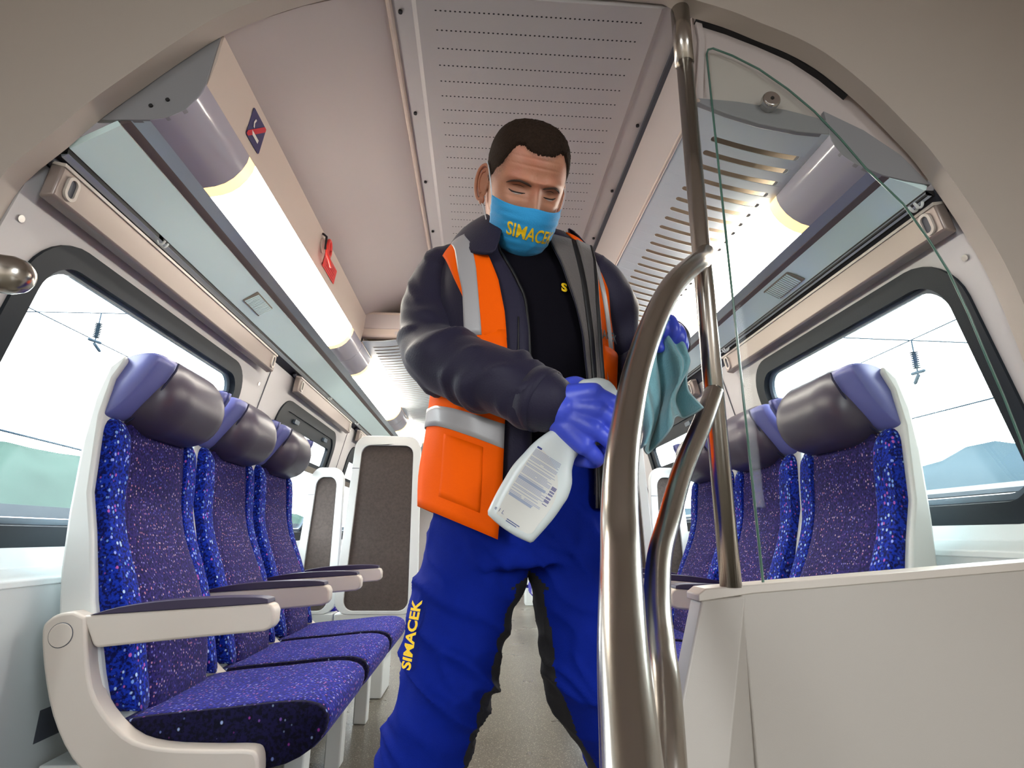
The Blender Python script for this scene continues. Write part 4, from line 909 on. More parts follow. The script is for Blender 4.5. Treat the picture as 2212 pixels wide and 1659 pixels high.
NTh = 200; tsh = [2 * PI * k / NTh for k in range(NTh)]; NR = 46
rings = []
for i in range(NR + 1):
    r = []
    for t in tsh:
        tt = tmap(t); h0 = hairline(tt) + 0.0045 * noise.noise(Vector((math.sin(tt) * 45, math.cos(tt) * 45, 0))) + 0.003 * noise.noise(Vector((math.sin(tt) * 160, math.cos(tt) * 160, 4))); z = h0 + (0.1224 - h0) * (i / NR) ** 0.9
        thick = 0.0006 + 0.0062 * min(1, max(0, (z - 0.035) / 0.065)) ** 0.9 * min(1, i / 5.0) + 0.0010 * min(1, i / 3)
        p = HW(head_pt(tt, z, thick, False)); p = p + HU * (thick * 0.9 * max(0, (z - 0.07) / 0.05)); p += (HU + HR * 0.3) * (0.0022 * noise.noise(p * 260) + 0.0016 * noise.noise(p * 620)) * min(1, i / 4)
        r.append(p)
    rings.append(r)
hv, hf = loft(rings, True, False); hf.append(tuple(range(NR * NTh, (NR + 1) * NTh)))
mk('hair', hv, hf, m_hair, person)
def face_line(name, pts, r, m, parent, off=0.001):
    out = []
    for x, z in pts:
        t = 0.0
        for _ in range(12):
            xx = head_pt(t, z)[0]; t += (x - xx) / 0.075
        q = head_pt(t, z); out.append(HW((q[0], q[1] + off, q[2])))
    return tube(name, out, r, m, parent, n=6, k=3)
for s in (-1, 1):
    face_line('eyebrow', [(s * 0.013, 0.0115), (s * 0.023, 0.0150), (s * 0.036, 0.0170), (s * 0.048, 0.0135), (s * 0.056, 0.008)], [0.0018, 0.0030, 0.0030, 0.0022, 0.0006], m_brow, person, -0.0008)
    face_line('eyelid_line', [(s * 0.0195, -0.0040), (s * 0.027, -0.0055), (s * 0.035, -0.0062), (s * 0.043, -0.0052), (s * 0.049, -0.0025)], [0.0008, 0.0018, 0.0022, 0.0018, 0.0008], m_lash, person, 0.0)
    face_line('eyelid_fold', [(s * 0.022, 0.0062), (s * 0.033, 0.0085), (s * 0.044, 0.0065)], [0.0003, 0.0007, 0.0003], m_lash, person, -0.0002)
    face_line('eye', [(s * 0.026, -0.0070), (s * 0.035, -0.0082), (s * 0.042, -0.0070)], [0.0006, 0.0017, 0.0006], m_eye, person, 0.0)

# mask
MT = smoothtab([(-0.128, 0.044, 0.086), (-0.118, 0.056, 0.100), (-0.100, 0.066, 0.112), (-0.08, 0.072, 0.119), (-0.06, 0.0755, 0.123), (-0.045, 0.0775, 0.1235), (-0.03, 0.0785, 0.118), (-0.012, 0.0795, 0.1125)], 5)
def mask_pt(t, z, off=0.0):
    w, yf = interp(MT, z); s, c = math.sin(t), math.cos(t)
    y = (yf + off) * (0.10 + 0.90 * abs(c) ** 0.80) - 0.012 * (1 - abs(c)); x = (w + off) * s
    k = 0.0016 * math.sin((z + 0.01) * 420) * min(1, abs(s) * 1.3) + 0.0022 * math.exp(-((x - 0.045 - (z + 0.06) * 0.9) / 0.006) ** 2) * (1 if x > 0 else 0)
    return HW((x, y + k, z))
def mrow(v, u):
    t = math.radians(-69 + 138 * u); ztop = -0.030 + 0.004 * math.exp(-((u - 0.5) / 0.14) ** 2) + 0.008 * abs(2 * u - 1) ** 2; zb = -0.126 + 0.026 * abs(2 * u - 1) ** 2.2
    return t, ztop + (zb - ztop) * v
NV, NU_ = 26, 44; V, Fc = [], []
for i in range(NV + 1):
    for k in range(NU_ + 1): V.append(mask_pt(*mrow(i / NV, k / NU_)))
for i in range(NV):
    for k in range(NU_): a = i * (NU_ + 1) + k; Fc.append((a, a + 1, a + NU_ + 2, a + NU_ + 1))
mask = mk('face_mask', V, Fc, m_mask, person); s_ = mask.modifiers.new('sol', 'SOLIDIFY'); s_.thickness = 0.0018; s_.offset = 0
tv, tf = text_vf('SIMACEK', 0.036, 0.0006, 0, 1.0); wd = max(p[0] for p in tv)
mk('mask_lettering', [mask_pt((p[0] - wd * 0.47) / 0.100 + math.radians(2), -0.086 + p[1] - 0.05 * (p[0] - wd * 0.4), 0.0018) for p in tv], tf, m_yellow, mask, smooth=False)
for sx in (-1, 1):
    u = 0.0 if sx < 0 else 1.0
    a, b = mask_pt(*mrow(0.04, u)), mask_pt(*mrow(0.93, u))
    tube('ear_loop', [a, HW((sx * 0.080, 0.040, 0.002)), HW((sx * 0.081, 0.012, 0.022)), HW((sx * 0.083, -0.008, 0.034))], 0.0013, m_strap, mask, n=6, k=4)
    tube('ear_loop', [b, HW((sx * 0.073, 0.030, -0.070)), HW((sx * 0.078, 0.005, -0.050)), HW((sx * 0.085, -0.004, -0.042))], 0.0013, m_strap, mask, n=6, k=4)

# T-shirt and jacket
tee = mk('t_shirt', *loft([[TS(2 * PI * k / 40, z, 0.003 + 0.0025 * noise.noise(TS(2 * PI * k / 40, z) * 14)) for k in range(40)] for z in lin(0.955, 1.475, 26)], True, False), m_tee, person)
ss = tee.modifiers.new('sol', 'SOLIDIFY'); ss.thickness = 0.003
tv, tf = text_vf('S', 0.026, 0.0012)
mk('shirt_lettering', [TS(th_x(0.1545 + p[0], 1.322 + p[1], 0.008), 1.322 + p[1], 0.0085) for p in tv], tf, m_yellow, tee, smooth=False)
JL = [(0.86, 0.088), (0.977, 0.089), (1.15, 0.089), (1.224, 0.086), (1.29, 0.079), (1.339, 0.058), (1.398, 0.028), (1.45, 0.020)]
LI = [(0.86, 0.212), (1.064, 0.210), (1.135, 0.204), (1.227, 0.195), (1.304, 0.177), (1.383, 0.155), (1.439, 0.133), (1.46, 0.125)]
ZI = [(0.86, 0.216), (1.064, 0.216), (1.135, 0.211), (1.227, 0.206), (1.324, 0.197), (1.405, 0.188), (1.45, 0.182)]
LO = [(0.86, 0.238), (1.064, 0.236), (1.126, 0.232), (1.19, 0.228), (1.306, 0.226), (1.407, 0.228), (1.444, 0.226)]
zj = lin(0.925, 1.475, 34)
jk = panel('jacket', zj, tabx(JL, 0.014), lambda z: 2 * PI + tabx(LI, 0.014)(z), m_jacket, person, 0.014, 64, 0.005, wr=0.004)
lw = tabx(LI, 0.022); zz_ = tabx(ZI, 0.026); lo_ = tabx(LO, 0.030)
zl = lin(0.90, 1.452, 26)
panel('fleece_lining', zl, lambda z: lw(z), lambda z: zz_(z), m_lining, jk, 0.024, 6, 0.005, wr=0.002)
panel('zip_band', zl, lambda z: zz_(z) + 0.012, lambda z: zz_(z) - 0.055, m_zip, jk, 0.0285, 3, 0.004)
panel('fleece_lining', zl, lambda z: zz_(z) - 0.045, lambda z: lo_(z), m_lining, jk, 0.030, 6, 0.005, wr=0.002)
tube('jacket_edge', [TS(lo_(z), z, 0.032) for z in zl], 0.0048, m_zip, jk, n=8)
tube('jacket_zip', [TS(tabx(JL, 0.018)(z), z, 0.018) for z in zj], 0.003, m_zip, jk, n=6)
tube('chest_pocket_zip', [TS(th_x(0.066, z, 0.02), z, 0.0195) for z in lin(1.15, 1.245, 6)], 0.0016, m_zip, jk, n=6)
# sleeves with cuffs
def sleeve(tab, seed, amt):
    q = cr(tab, 12); L = len(q)
    def dsp(i, k, p):
        e = min(1, i / 9.0 + 0.15, (L - 1 - i) / 6.0); c_, s_ = math.cos(2 * PI * k), math.sin(2 * PI * k)
        ph = i * 0.30 + 1.5 * math.cos(2 * PI * k - 0.9) + 2.4 * noise.noise(Vector((i * 0.05 + seed, 0.8 * c_, 0.8 * s_)))
        w = (0.5 + 0.5 * math.sin(ph)) ** 5; am = min(1, max(0, 0.6 + 1.7 * noise.noise(Vector((i * 0.045 - seed, 0.9 * c_ + 3, 0.9 * s_)))))
        w2 = (0.5 + 0.5 * math.sin(ph * 1.7 + 2.0 * c_ + 1.3)) ** 7; a2 = min(1, max(0, 0.3 + 2.0 * noise.noise(Vector((i * 0.06 + seed * 2, 1.2 * c_, 1.2 * s_ + 5)))))
        return amt * e * (am * w + 0.6 * a2 * w2 - 0.18)
    return tube('sleeve', [p[:3] for p in q], [p[3] for p in q], m_jacket, jk, n=64, disp=dsp, round_ends=True)
sleeve(ARM_R, 1.7, 0.0110); sleeve(ARM_L, 5.0, 0.009)
for tab in (ARM_R, ARM_L):
    a, b = Vector(tab[-2][:3]), Vector(tab[-1][:3]); d = (b - a).normalized(); r = tab[-1][3]
    v, f = tube_vf([b - d * 0.020, b - d * 0.004, b + d * 0.006, b + d * 0.008, b + d * 0.002, b - d * 0.03], [r + 0.001, r + 0.002, r + 0.001, r - 0.004, r - 0.006, r - 0.006], 32, False)
    mk('cuff', v, f, m_jacket, jk)
# collar: stands round the neck and folds outwards
def collar():
    NCc = 44; rows = []
    ta, tb = math.radians(114), math.radians(360 + 50)
    for k in range(NCc + 1):
        t = ta + (tb - ta) * k / NCc; f = k / NCc
        drop = 0.088 * math.exp(-(f / 0.13) ** 2) + 0.030 * math.exp(-((1 - f) / 0.12) ** 2)
        base = TS(t, 1.468, 0.006); c = Vector((0.087, 1.078, 0)); d = Vector((base.x - c.x, base.y - c.y, 0)).normalized()
        back = 0.5 - 0.5 * math.cos(2 * PI * f)
        top = Vector((0.087, 1.078, 1.508 + 0.030 * back)) + d * (0.093 + 0.008 * back)
        brk = top + d * 0.012 + Vector((0, 0, -0.002))
        ocen = Vector((0.087, 1.085, 1.452 - drop + 0.012 * back)); out = ocen + d * (0.130 + 0.036 * abs(math.cos(t)) + drop * 0.22)
        mid = (brk + out) / 2 + d * 0.006 + Vector((0, 0, 0.006))
        rows.append([base, (base + top) / 2, top, brk, mid, out])
    V = [p for r in rows for p in r]; n = 6
    Fc = [(i * n + k, i * n + k + 1, (i + 1) * n + k + 1, (i + 1) * n + k) for i in range(NCc) for k in range(n - 1)]
    o = mk('collar', V, Fc, m_jacket, jk); s = o.modifiers.new('sol', 'SOLIDIFY'); s.thickness = 0.005; s2 = o.modifiers.new('sub', 'SUBSURF'); s2.levels = 1; s2.render_levels = 1
collar()

# safety vest
vest = None
VF = [(0.83, 0.036), (0.936, 0.041), (1.035, 0.043), (1.178, 0.046), (1.25, 0.040), (1.32, 0.027), (1.375, 0.008), (1.446, -0.024), (1.49, -0.02)]
VA = [(1.20, -0.030), (1.259, -0.030), (1.292, -0.041), (1.327, -0.056), (1.387, -0.078), (1.425, -0.094), (1.47, -0.07), (1.49, -0.045)]
VRo = [(1.144, 0.278), (1.20, 0.272), (1.298, 0.262), (1.339, 0.263), (1.39, 0.259), (1.443, 0.244), (1.49, 0.18)]
VRi = [(0.83, 0.240), (1.126, 0.234), (1.3, 0.228), (1.4, 0.229), (1.444, 0.21), (1.49, 0.14)]
vest = panel('safety_vest', lin(0.842, 1.215, 26), tabx(VF, 0.024), lambda z: 2 * PI + tabx(VRi, 0.024)(z), m_orange, person, 0.024, 72, 0.003, sh=True, wr=0.004, seed=3, flare=lambda z: 0.016 * max(0, (1.0 - z) / 0.16))
panel('shoulder_strap', lin(1.20, 1.488, 22), tabx(VF, 0.027), tabx(VA, 0.027), m_orange, vest, 0.027, 12, 0.003)
panel('shoulder_strap', lin(1.20, 1.470, 18), tabx(VRi, 0.024), tabx(VRo, 0.024), m_orange, vest, 0.0245, 8, 0.003)
panel('back_panel', lin(1.21, 1.47, 14), lambda z: math.radians(205), lambda z: math.radians(335), m_orange, vest, 0.024, 24, 0.003)
fl_ = lambda z: 0.016 * max(0, (1.0 - z) / 0.16)
panel('reflective_band', lin(0.996, 1.039, 4), tabx(VF, 0.0265), lambda z: 2 * PI + tabx(VRi, 0.0265)(z) - 0.5, m_refl, vest, 0.0275, 90, 0.002, sh=True, wr=0.004, seed=3, flare=fl_)
panel('reflective_band', lin(1.146, 1.192, 4), tabx([(1.1, 0.248), (1.2, 0.244)], 0.027), lambda z: -0.35, m_refl, vest, 0.0275, 12, 0.002)
GL = [(1.21, -0.034), (1.297, -0.040), (1.347, -0.051), (1.404, -0.060), (1.437, -0.072), (1.49, -0.040)]
GR = [(1.21, -0.002), (1.269, -0.008), (1.349, -0.016), (1.41, -0.027), (1.441, -0.043), (1.49, -0.028)]
panel('reflective_stripe', lin(1.205, 1.486, 20), tabx(GR, 0.029), tabx(GL, 0.029), m_refl, vest, 0.0292, 8, 0.002)
panel('reflective_stripe', lin(1.20, 1.455, 14), tabx([(1.19, 0.256), (1.298, 0.246), (1.36, 0.238), (1.41, 0.231), (1.46, 0.20)], 0.026), tabx([(1.19, 0.266), (1.298, 0.2575), (1.35, 0.252), (1.41, 0.241), (1.46, 0.215)], 0.026), m_refl, vest, 0.0268, 6, 0.002)
panel('pocket', lin(0.872, 0.985, 10), lambda z: th_x(0.006, z, 0.03), lambda z: th_x(-0.064, z, 0.03), m_orange, vest, 0.0257, 12, 0.0008, sh=True, wr=0.004, seed=3, flare=fl_)
m_black_txt = mat('black_print', srgb(22, 18, 18), 0.6)
tv, tf = text_vf('SIMACEK', 0.026, 0.0007); wd = max(p[0] for p in tv)
mk('vest_lettering', [TS(th_x(0.2145 + p[0] * 0.62, 1.226 + p[1] + 0.012 * p[0] / wd, 0.028), 1.226 + p[1] + 0.012 * p[0] / wd, 0.0272) for p in tv], tf, m_black_txt, vest, smooth=False)

# trousers with black inner panels
pel = loft([[TS(2 * PI * k / 32, z, 0.006) for k in range(32)] for z in lin(0.80, 0.985, 8)])
tv_, tf_, tn_ = remesh([pel, legloft(LEG_R, 1.0), legloft(LEG_L, 1.0)], 0.0056, 14)
RT = sorted(cr(LEG_R, 4)); LT = sorted(cr(LEG_L, 4))
def legparam(p):
    r = min((((p.x - interp(T, p.z)[0]) / interp(T, p.z)[2]) ** 2, i) for i, T in enumerate((RT, LT)))[1]
    cx, cy, rx, ry = interp((RT, LT)[r], p.z); return r, math.atan2((p.y - cy) / ry, (p.x - cx) / rx)
for i, p in enumerate(tv_):
    q = Vector((p.x * 5.0 + 2, p.y * 5.0, p.z * 11.0 + p.x * 7.0)); n1 = noise.noise(q); n2 = noise.noise(q * 1.9 + Vector((7, 3, 1)))
    kn = 0.45 + 0.9 * math.exp(-((p.z - 0.60) / 0.09) ** 2) + 0.5 * math.exp(-((p.z - 0.79) / 0.06) ** 2)
    d = kn * (0.011 * ((1 - min(1, abs(n1) * 2.4)) ** 2 - 0.35) + 0.006 * ((1 - min(1, abs(n2) * 3.0)) ** 2 - 0.3))
    tv_[i] = p + tn_[i] * (d if p.z < 0.93 else d * 0.2)
inner = set()
for i, q in enumerate(tf_):
    c = sum((tv_[j] for j in q), Vector()) / len(q)
    if c.z < 0.80:
        r, a = legparam(c)
        ang = abs(a - 0.0) if r == 0 else abs(abs(a) - PI)
        off = -0.15 if r == 0 else 0.15
        wdt = 0.62 if c.z < 0.76 else 0.62 * (0.80 - c.z) / 0.04 + 0.15
        if ang < wdt and c.y < 1.16 + 0: inner.add(i)
def subset(idx):
    used = {}; V, Fc = [], []
    for i in idx:
        f = []
        for j in tf_[i]:
            if j not in used: used[j] = len(V); V.append(tv_[j])
            f.append(used[j])
        Fc.append(tuple(f))
    return V, Fc
trousers = mk('trousers', *subset([i for i in range(len(tf_)) if i not in inner]), m_blue, person)
mk('inner_leg_panel', *subset(sorted(inner)), m_blk, trousers)
tv, tf = text_vf('SIMACEK', 0.030, 0.0010, 0, 1.0); wd = max(p[0] for p in tv)
def onleg(xo, z):
    cx, cy, rx, ry = interp(RT, z); a = math.radians(222 + xo / 0.09 * 57); return Vector((cx + (rx + 0.012) * math.cos(a), cy + (ry + 0.012) * math.sin(a), z))
mk('trouser_lettering', [onleg(0.012 - p[1], 0.636 + p[0] * 0.108 / wd) for p in tv], tf, m_yellow, trousers, smooth=False)
for (z, cx, cy, rx, ry), sx in ((LEG_R[-1], -1), (LEG_L[-1], 1)):
    v, f, n_ = remesh([ell((cx + sx * 0.01, cy - 0.07 + (0.07 if sx > 0 else 0), 0.040), (0.050, 0.125, 0.040), 18, 10), ell((cx, cy + 0.02 + (0.05 if sx > 0 else 0), 0.060), (0.045, 0.07, 0.058), 16, 10), ell((cx + sx * 0.012, cy - 0.05 + (0.09 if sx > 0 else 0), 0.016), (0.053, 0.15, 0.016), 18, 6)], 0.006, 4)
    mk('shoe', v, f, m_shoe, person)

# gloves: five separate bent fingers
def hand(name, wrist, palm, fingers, thumb, r=0.0122):
    parts = [tube_vf([wrist, wrist + (sum((Vector(p) for p in palm), Vector()) / len(palm) - wrist) * 0.35], [0.034, 0.034], 18)]
    for p in palm: parts.append(tube_vf([wrist + (Vector(p) - wrist) * 0.12, wrist + (Vector(p) - wrist) * 0.6, p], [0.025, 0.0235, 0.0170], 14))
    for f in fingers: parts.append(tube_vf(cr(f, 4), [r * (1.1 - 0.22 * i / (len(cr(f, 4)) - 1)) for i in range(len(cr(f, 4)))], 12))
    parts.append(tube_vf(cr(thumb, 4), [0.0155 - 0.005 * i / (len(cr(thumb, 4)) - 1) for i in range(len(cr(thumb, 4)))], 12))
    v, f, n = remesh(parts, 0.0028, 5)
    v = [p + q * (0.0012 * math.sin(p.x * 330 + p.z * 240 + 3 * noise.noise(p * 60)) * max(0, 1 - (p - wrist).length / 0.05)) for p, q in zip(v, n)]
    return mk(name, v, f, m_glove, person)
hand('glove', Vector((0.104, 0.846, 1.053)), [(0.172, 0.806, 1.064), (0.178, 0.806, 1.038), (0.172, 0.812, 1.010), (0.158, 0.822, 0.986)],
     [[(0.172, 0.806, 1.064), (0.208, 0.808, 1.046), (0.228, 0.836, 1.030), (0.214, 0.866, 1.026)], [(0.178, 0.806, 1.038), (0.208, 0.808, 1.016), (0.224, 0.836, 1.004), (0.204, 0.862, 1.002)], [(0.172, 0.812, 1.010), (0.198, 0.816, 0.990), (0.206, 0.844, 0.981), (0.182, 0.864, 0.982)], [(0.158, 0.822, 0.986), (0.178, 0.830, 0.969), (0.180, 0.854, 0.965), (0.158, 0.868, 0.968)]],
     [(0.128, 0.846, 1.078), (0.156, 0.864, 1.094), (0.184, 0.878, 1.086), (0.200, 0.882, 1.070)])
hand('glove', Vector((0.332, 0.982, 1.208)), [(0.324, 0.934, 1.240), (0.336, 0.929, 1.235), (0.347, 0.931, 1.224), (0.355, 0.938, 1.209)],
     [[(0.324, 0.934, 1.240), (0.324, 0.907, 1.235), (0.324, 0.895, 1.209), (0.326, 0.913, 1.196)], [(0.336, 0.929, 1.235), (0.339, 0.902, 1.230), (0.341, 0.890, 1.204), (0.339, 0.909, 1.189)], [(0.347, 0.931, 1.224), (0.353, 0.907, 1.216), (0.355, 0.897, 1.192), (0.351, 0.914, 1.180)], [(0.355, 0.938, 1.209), (0.362, 0.917, 1.201), (0.362, 0.909, 1.182), (0.358, 0.924, 1.172)]],
     [(0.317, 0.965, 1.209), (0.308, 0.939, 1.206), (0.310, 0.917, 1.192), (0.317, 0.909, 1.178)], r=0.0100)

# ---- spray bottle held by the neck
m_bottle = mat('white_bottle_plastic', srgb(214, 222, 222), 0.32, sss=0.05); m_print = mat('blue_grey_print', srgb(96, 108, 150), 0.6); m_printl = mat('pale_blue_print', srgb(158, 168, 190), 0.6); m_label = mat('label_paper', srgb(216, 216, 210), 0.45)
m_code = mat('dark_blue_print', srgb(52, 62, 130), 0.6)
BB = Vector((0.048, 0.862, 0.862)); BN = Vector((0.130, 0.846, 0.994)); BA = (BN - BB).normalized()
BV = (Vector((0.09, 0.86, 0.06))).normalized(); BW = BA.cross(BV) * 1; BW = BW if BW.x > 0 else -BW; BW.normalize(); BT = BW.cross(BA).normalized(); BT = BT if BT.y < 0 else -BT   # BT towards the camera
bt = empty('spray_bottle', BB); tag(bt, 'white spray cleaner bottle held by the neck in a blue glove', 'bottle')
K = 0.000735
def bp(u, v, d): return tuple(BW * (u * K) + BA * (v * K) + BT * d)
outl = cr([(-57, 6), (-61, 40), (-63, 80), (-63, 114), (-57, 148), (-51, 178), (-38, 212), (-25, 232)], 3) + [(-24, 262), (24, 262)] + cr([(25, 232), (37, 216), (41, 205), (41, 192), (48, 170), (62, 147), (69, 120), (69, 100), (66, 60), (56, 5)], 3) + cr([(52, -1), (20, -6), (-20, -6), (-52, -1)], 3)
cu_ = sum(p[0] for p in outl) / len(outl); 
def lay(ins, d):
    o = []
    for u, v in outl:
        k = ins * (0.6 if v > 225 else 1); o.append(bp(u - math.copysign(min(abs(u), k), u), v + (k * 0.6 if v < 20 else 0), d))
    return o
V, Fc = loft([lay(20, 0.0225), lay(12, 0.0215), lay(5, 0.0185), lay(1, 0.013), lay(0, 0.006), lay(0, -0.006), lay(1, -0.013), lay(5, -0.0185), lay(12, -0.0215), lay(20, -0.0225)])
mk('bottle_body', V, Fc, m_bottle, bt)
fd = 0.0228
def quad(name, u0, u1, v0, v1, m, parent, d=fd, sk=0): return mk(name, [bp(u0, v0, d), bp(u1, v0 + sk, d), bp(u1, v1 + sk, d), bp(u0, v1, d), bp(u0, v0, d + 0.0003), bp(u1, v0 + sk, d + 0.0003), bp(u1, v1 + sk, d + 0.0003), bp(u0, v1, d + 0.0003)], [(0, 1, 2, 3), (4, 5, 6, 7), (0, 1, 5, 4), (1, 2, 6, 5), (2, 3, 7, 6), (3, 0, 4, 7)], m, parent, smooth=False)
lab = mk('label', [bp(u, v, fd - 0.0001) for u, v in cr([(-38, 12), (36, 12), (46, 40), (50, 80), (46, 110), (30, 140), (5, 160), (-30, 172), (-42, 150), (-42, 60)], 4)], [tuple(range(37))], m_label, bt, smooth=False)
tl, pl_ = [], []
rnd = random.Random(3)
v = 166
while v > 62:
    for u0, u1 in (((-40, -8 + rnd.uniform(-6, 6)), (-6, 22 + (166 - v) * 0.10)) if rnd.random() < 0.4 else ((-40, 24 + rnd.uniform(-12, 4) + (166 - v) * 0.03),)):
        pl_.append([bp(u0, v, fd + 0.0003), bp(u1, v, fd + 0.0003), bp(u1, v + 1.25, fd + 0.0003), bp(u0, v + 1.25, fd + 0.0003)])
    v -= 2.55 if rnd.random() < 0.85 else 5.5
V = [p for q in pl_ for p in q]; tx = mk('label_text_lines', V, [tuple(range(i * 4, i * 4 + 4)) for i in range(len(pl_))], m_printl, lab, smooth=False); tx['kind'] = 'stuff'
quad('text_block', -40, 24, 98, 104, m_printl, lab, fd + 0.0002); quad('text_block', -38, 16, 58, 63, m_printl, lab, fd + 0.0002); quad('heading', -39, -28, 170, 174, m_code, lab, fd + 0.0002)
bars = []
for i in range(22):
    if rnd.random() < 0.62:
        v0 = 76 + i * 2.0; bars.append([bp(30, v0, fd + 0.0004), bp(41, v0, fd + 0.0004), bp(41, v0 + 1.3, fd + 0.0004), bp(30, v0 + 1.3, fd + 0.0004)])
bc = mk('barcode', [p for q in bars for p in q], [tuple(range(i * 4, i * 4 + 4)) for i in range(len(bars))], m_code, lab, smooth=False); bc['kind'] = 'stuff'
tv, tf = text_vf('e 1 L', 11, 0.0)
mk('volume_mark', [bp(-47 + p[0], 18 + p[1], fd + 0.0003) for p in tv], tf, m_print, bt, smooth=False)
for i in range(2): quad('print_line', -14, 16 - i * 5, 14 - i * 4, 16 - i * 4, m_print, bt, fd + 0.0001)
# trigger head above the hand
tube('neck_collar', [bp(0, 255, 0), bp(0, 285, 0)], 0.017, m_bottle, bt, n=24, round_ends=False)
hp_ = [bp(-26, 318, -0.004), bp(6, 330, -0.004), bp(46, 330, -0.004), bp(70, 322, -0.004)]
V, Fc, n_ = remesh([tube_vf([bp(0, 280, 0), bp(2, 325, 0)], [0.014, 0.017], 16), tube_vf(cr([bp(-16, 338, 0.002), bp(18, 346, 0.002), bp(58, 340, 0.002)], 4), [0.017, 0.020, 0.0225, 0.024, 0.0245, 0.022, 0.018, 0.014, 0.012], 18)], 0.003, 4)
hd = mk('spray_head', V, Fc, m_bottle, bt)
tube('trigger', [bp(36, 322, 0), bp(40, 300, 0.002), bp(34, 272, 0.002)], 0.005, m_bottle, hd, n=10, k=4)

# ---- cleaning cloth hanging from the other hand
m_cloth = mat('teal_microfibre', srgb(128, 178, 188), 0.95, spec=0.1, bump=0.6, bscale=320, sheen=0.6, var=0.15, vscale=30); m_hem = mat('pale_hem', srgb(160, 190, 196), 0.9)
NCU, NCV = 60, 48; V = []
def clothp(u, v):
    # u across, v down; gathered in the fist at the top
    sp = 0.20 + 0.80 * min(1, (v / 0.45)) ** 0.8
    xt = 0.327 + (u - 0.5) * 0.104 * sp - 0.012 * v + 0.006 * math.sin(v * 13) * (u - 0.3)
    zb = 0.982 + 0.095 * u ** 1.4 + 0.013 * math.sin(u * 10 + 1)
    z = 1.236 + (zb - 1.236) * v - 0.010 * (abs(u - 0.5) * 2) * (1 - v)
    y = 0.905 + 0.026 * math.sin(u * 12.5 + 3.2 * v + 0.6) * (0.45 + 0.55 * v) + 0.012 * math.sin(u * 25 + 4 * v) * (1 - 0.3 * v) + 0.008 * noise.noise(Vector((u * 5, v * 6, 1.3)))
    return Vector((xt + 0.008 * math.sin(v * 9 + u * 5), y, z))
for i in range(NCV + 1):
    for k in range(NCU + 1): V.append(clothp(k / NCU, i / NCV))
Fc = [(i * (NCU + 1) + k, i * (NCU + 1) + k + 1, (i + 1) * (NCU + 1) + k + 1, (i + 1) * (NCU + 1) + k) for i in range(NCV) for k in range(NCU)]
ct = empty('cleaning_cloth', (0.36, 0.93, 1.23)); tag(ct, 'grey teal microfibre cloth hanging from the gloved hand beside the rail', 'cloth')
CO = Vector(ct.location)
cl = mk('cloth_sheet', [p - CO for p in V], Fc, m_cloth, ct); s_ = cl.modifiers.new('sol', 'SOLIDIFY'); s_.thickness = 0.003; s_.offset = 0
tube('hem', [clothp(k / 60, 1.0) - CO for k in range(61)], 0.0019, m_hem, cl, n=6)
tube('hem', [clothp(1.0, k / 40) - CO for k in range(8, 41)], 0.0019, m_hem, cl, n=6)

# ================================================================== OUTSIDE
m_hillL = mat('hazy_green_hill', srgb(46, 60, 56), 0.95, spec=0, var=0.35, vscale=0.12); m_hillR = mat('hazy_blue_hill', srgb(47, 59, 66), 0.95, spec=0, var=0.2, vscale=0.05)
m_ground = mat('pale_ballast', srgb(60, 62, 62), 0.95, spec=0, var=0.2, vscale=0.5); m_train = mat('pale_train', srgb(84, 86, 88), 0.9, spec=0); m_tline = mat('train_line', srgb(58, 64, 70), 0.9, spec=0)
m_wire = mat('catenary_grey', srgb(44, 56, 66), 0.9, spec=0)
struct(box('ground', -220, 220, -120, 320, -3.3, -3.2, m_ground, bevel=0))
def hill(name, x, ys, hs, m, label, depth):
    V, n = [], len(ys); sgn = 1 if x > 0 else -1
    for y, h in zip(ys, hs): V += [(x, y, -3.2), (x + sgn * depth * 0.25, y, h * 0.62), (x + sgn * depth * 0.55, y, h), (x + sgn * depth, y, -3.2)]
    Fc = [(i * 4 + k, i * 4 + k + 1, (i + 1) * 4 + k + 1, (i + 1) * 4 + k) for i in range(n - 1) for k in range(3)] + [(0, 1, 2, 3), tuple(range(n * 4 - 4, n * 4))]
    o = mk(name, V, Fc, m, smooth=True); tag(o, label, 'hill'); return o
yl = lin(-40, 260, 60)
hill('wooded_hill', -52, yl, [13.0 + 2.5 * noise.noise(Vector((y * 0.06, 1, 0))) + 1.2 * noise.noise(Vector((y * 0.4, 5, 0))) - 0.05 * max(0, y - 95) for y in yl], m_hillL, 'hazy green wooded hill outside the left windows', 26)
hill('mountain_ridge', 60, yl, [14.0 + 2.6 * noise.noise(Vector((y * 0.07, 9, 0))) + 0.7 * noise.noise(Vector((y * 0.3, 3, 0))) - 0.02 * max(0, y - 60) for y in yl], m_hillR, 'hazy blue mountain ridge outside the right windows', 28)
tr = empty('white_train', (5.6, 6, -3.2)); tag(tr, 'white train standing on the next track outside the right windows', 'train')
sect = [(0.15, 0), (0.0, 1.2), (0.0, 3.5), (0.10, 4.05), (0.35, 4.45), (0.8, 4.72), (1.4, 4.80), (2.0, 4.72), (2.5, 4.4), (2.8, 3.9), (2.85, 1.0), (2.7, 0)]
poly_y('car_body', sect, -22, 40, m_train, tr, angle=60)
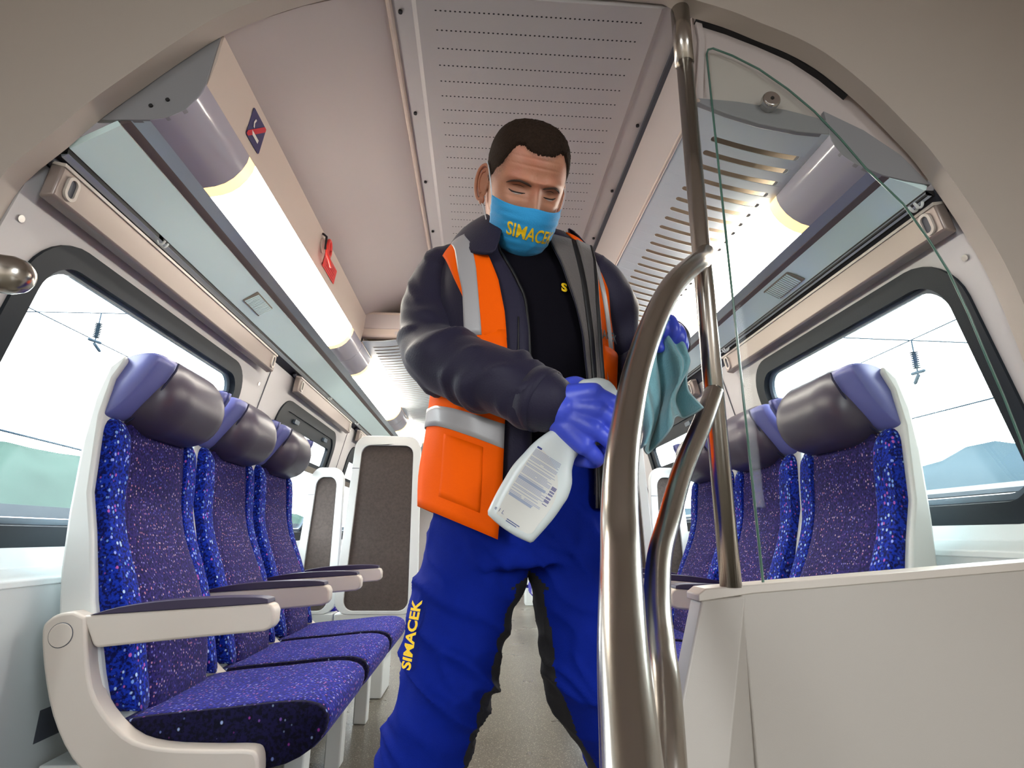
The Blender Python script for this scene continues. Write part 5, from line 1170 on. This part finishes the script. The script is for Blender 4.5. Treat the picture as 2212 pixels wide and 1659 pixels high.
for x, z in ((0.02, 3.70), (0.22, 4.28), (0.60, 4.625)): box('roof_seam', x - 0.03, x + 0.03, -22, 40, z - 0.025, z + 0.025, m_tline, tr, bevel=0)
bw = struct(box('wall_platform', -7.3, -7.0, -30, 60, -3.2, 0.95, m_train, bevel=0)); bw['label'] = 'pale platform wall outside the left windows'
box('wall_cap', -7.32, -6.95, -30, 60, 0.95, 1.25, m_tline, bw, bevel=0)
def catenary(x, y, z, label):
    t = empty('insulator', (x, y, z)); tag(t, label, 'insulator', 'catenary insulators outside the windows'); t.scale = (0.62, 0.62, 0.62)
    prof = []
    for i in range(9): prof += [(0.05, 0.18 - i * 0.06), (0.11, 0.165 - i * 0.06), (0.05, 0.15 - i * 0.06)]
    v, f = tube_vf([(0, 0, p[1]) for p in prof], [p[0] for p in prof], 12, False); mk('ribbed_body', v, f, m_wire, t)
    tube('rod', [(0, 0, 0.55), (0, 0, -0.6)], 0.022, m_wire, t, n=6); tube('cross_clamp', [(-0.02, -0.25, -0.48), (0.02, 0.22, -0.44)], 0.05, m_wire, t, n=6); tube('lower_clamp', [(0, 0.0, -0.55), (0.05, 0.22, -0.72)], 0.05, m_wire, t, n=6)
catenary(-8, 11.15, 4.95, 'ribbed catenary insulator outside the left window'); catenary(8, 9.15, 4.1, 'ribbed catenary insulator outside the right window')
def wire(label, a, b, r=0.012):
    o = tube('overhead_wire', [a, b], r, m_wire, n=5); tag(o, label, 'wire', 'overhead wires')
wire('overhead wire sloping across the left window', (-8.6, 4, 4.9), (-8.6, 40, 5.2)); wire('overhead wire passing the right insulator', (8.6, 2.0, 4.75), (8.6, 40, 4.6))
wire('thin cross wire high outside the left window', (-4, 11.15, 5.34), (-14, 11.15, 5.22)); wire('thin cross wire high outside the right window', (4, 9.15, 4.48), (14, 9.15, 4.38))
wire('sagging feeder wire low outside the left window', (-12, 10, 3.4), (-12, 24, 3.1), 0.03); wire('feeder wire low outside the right window', (12, 6, 4.0), (12, 30, 4.3), 0.02)
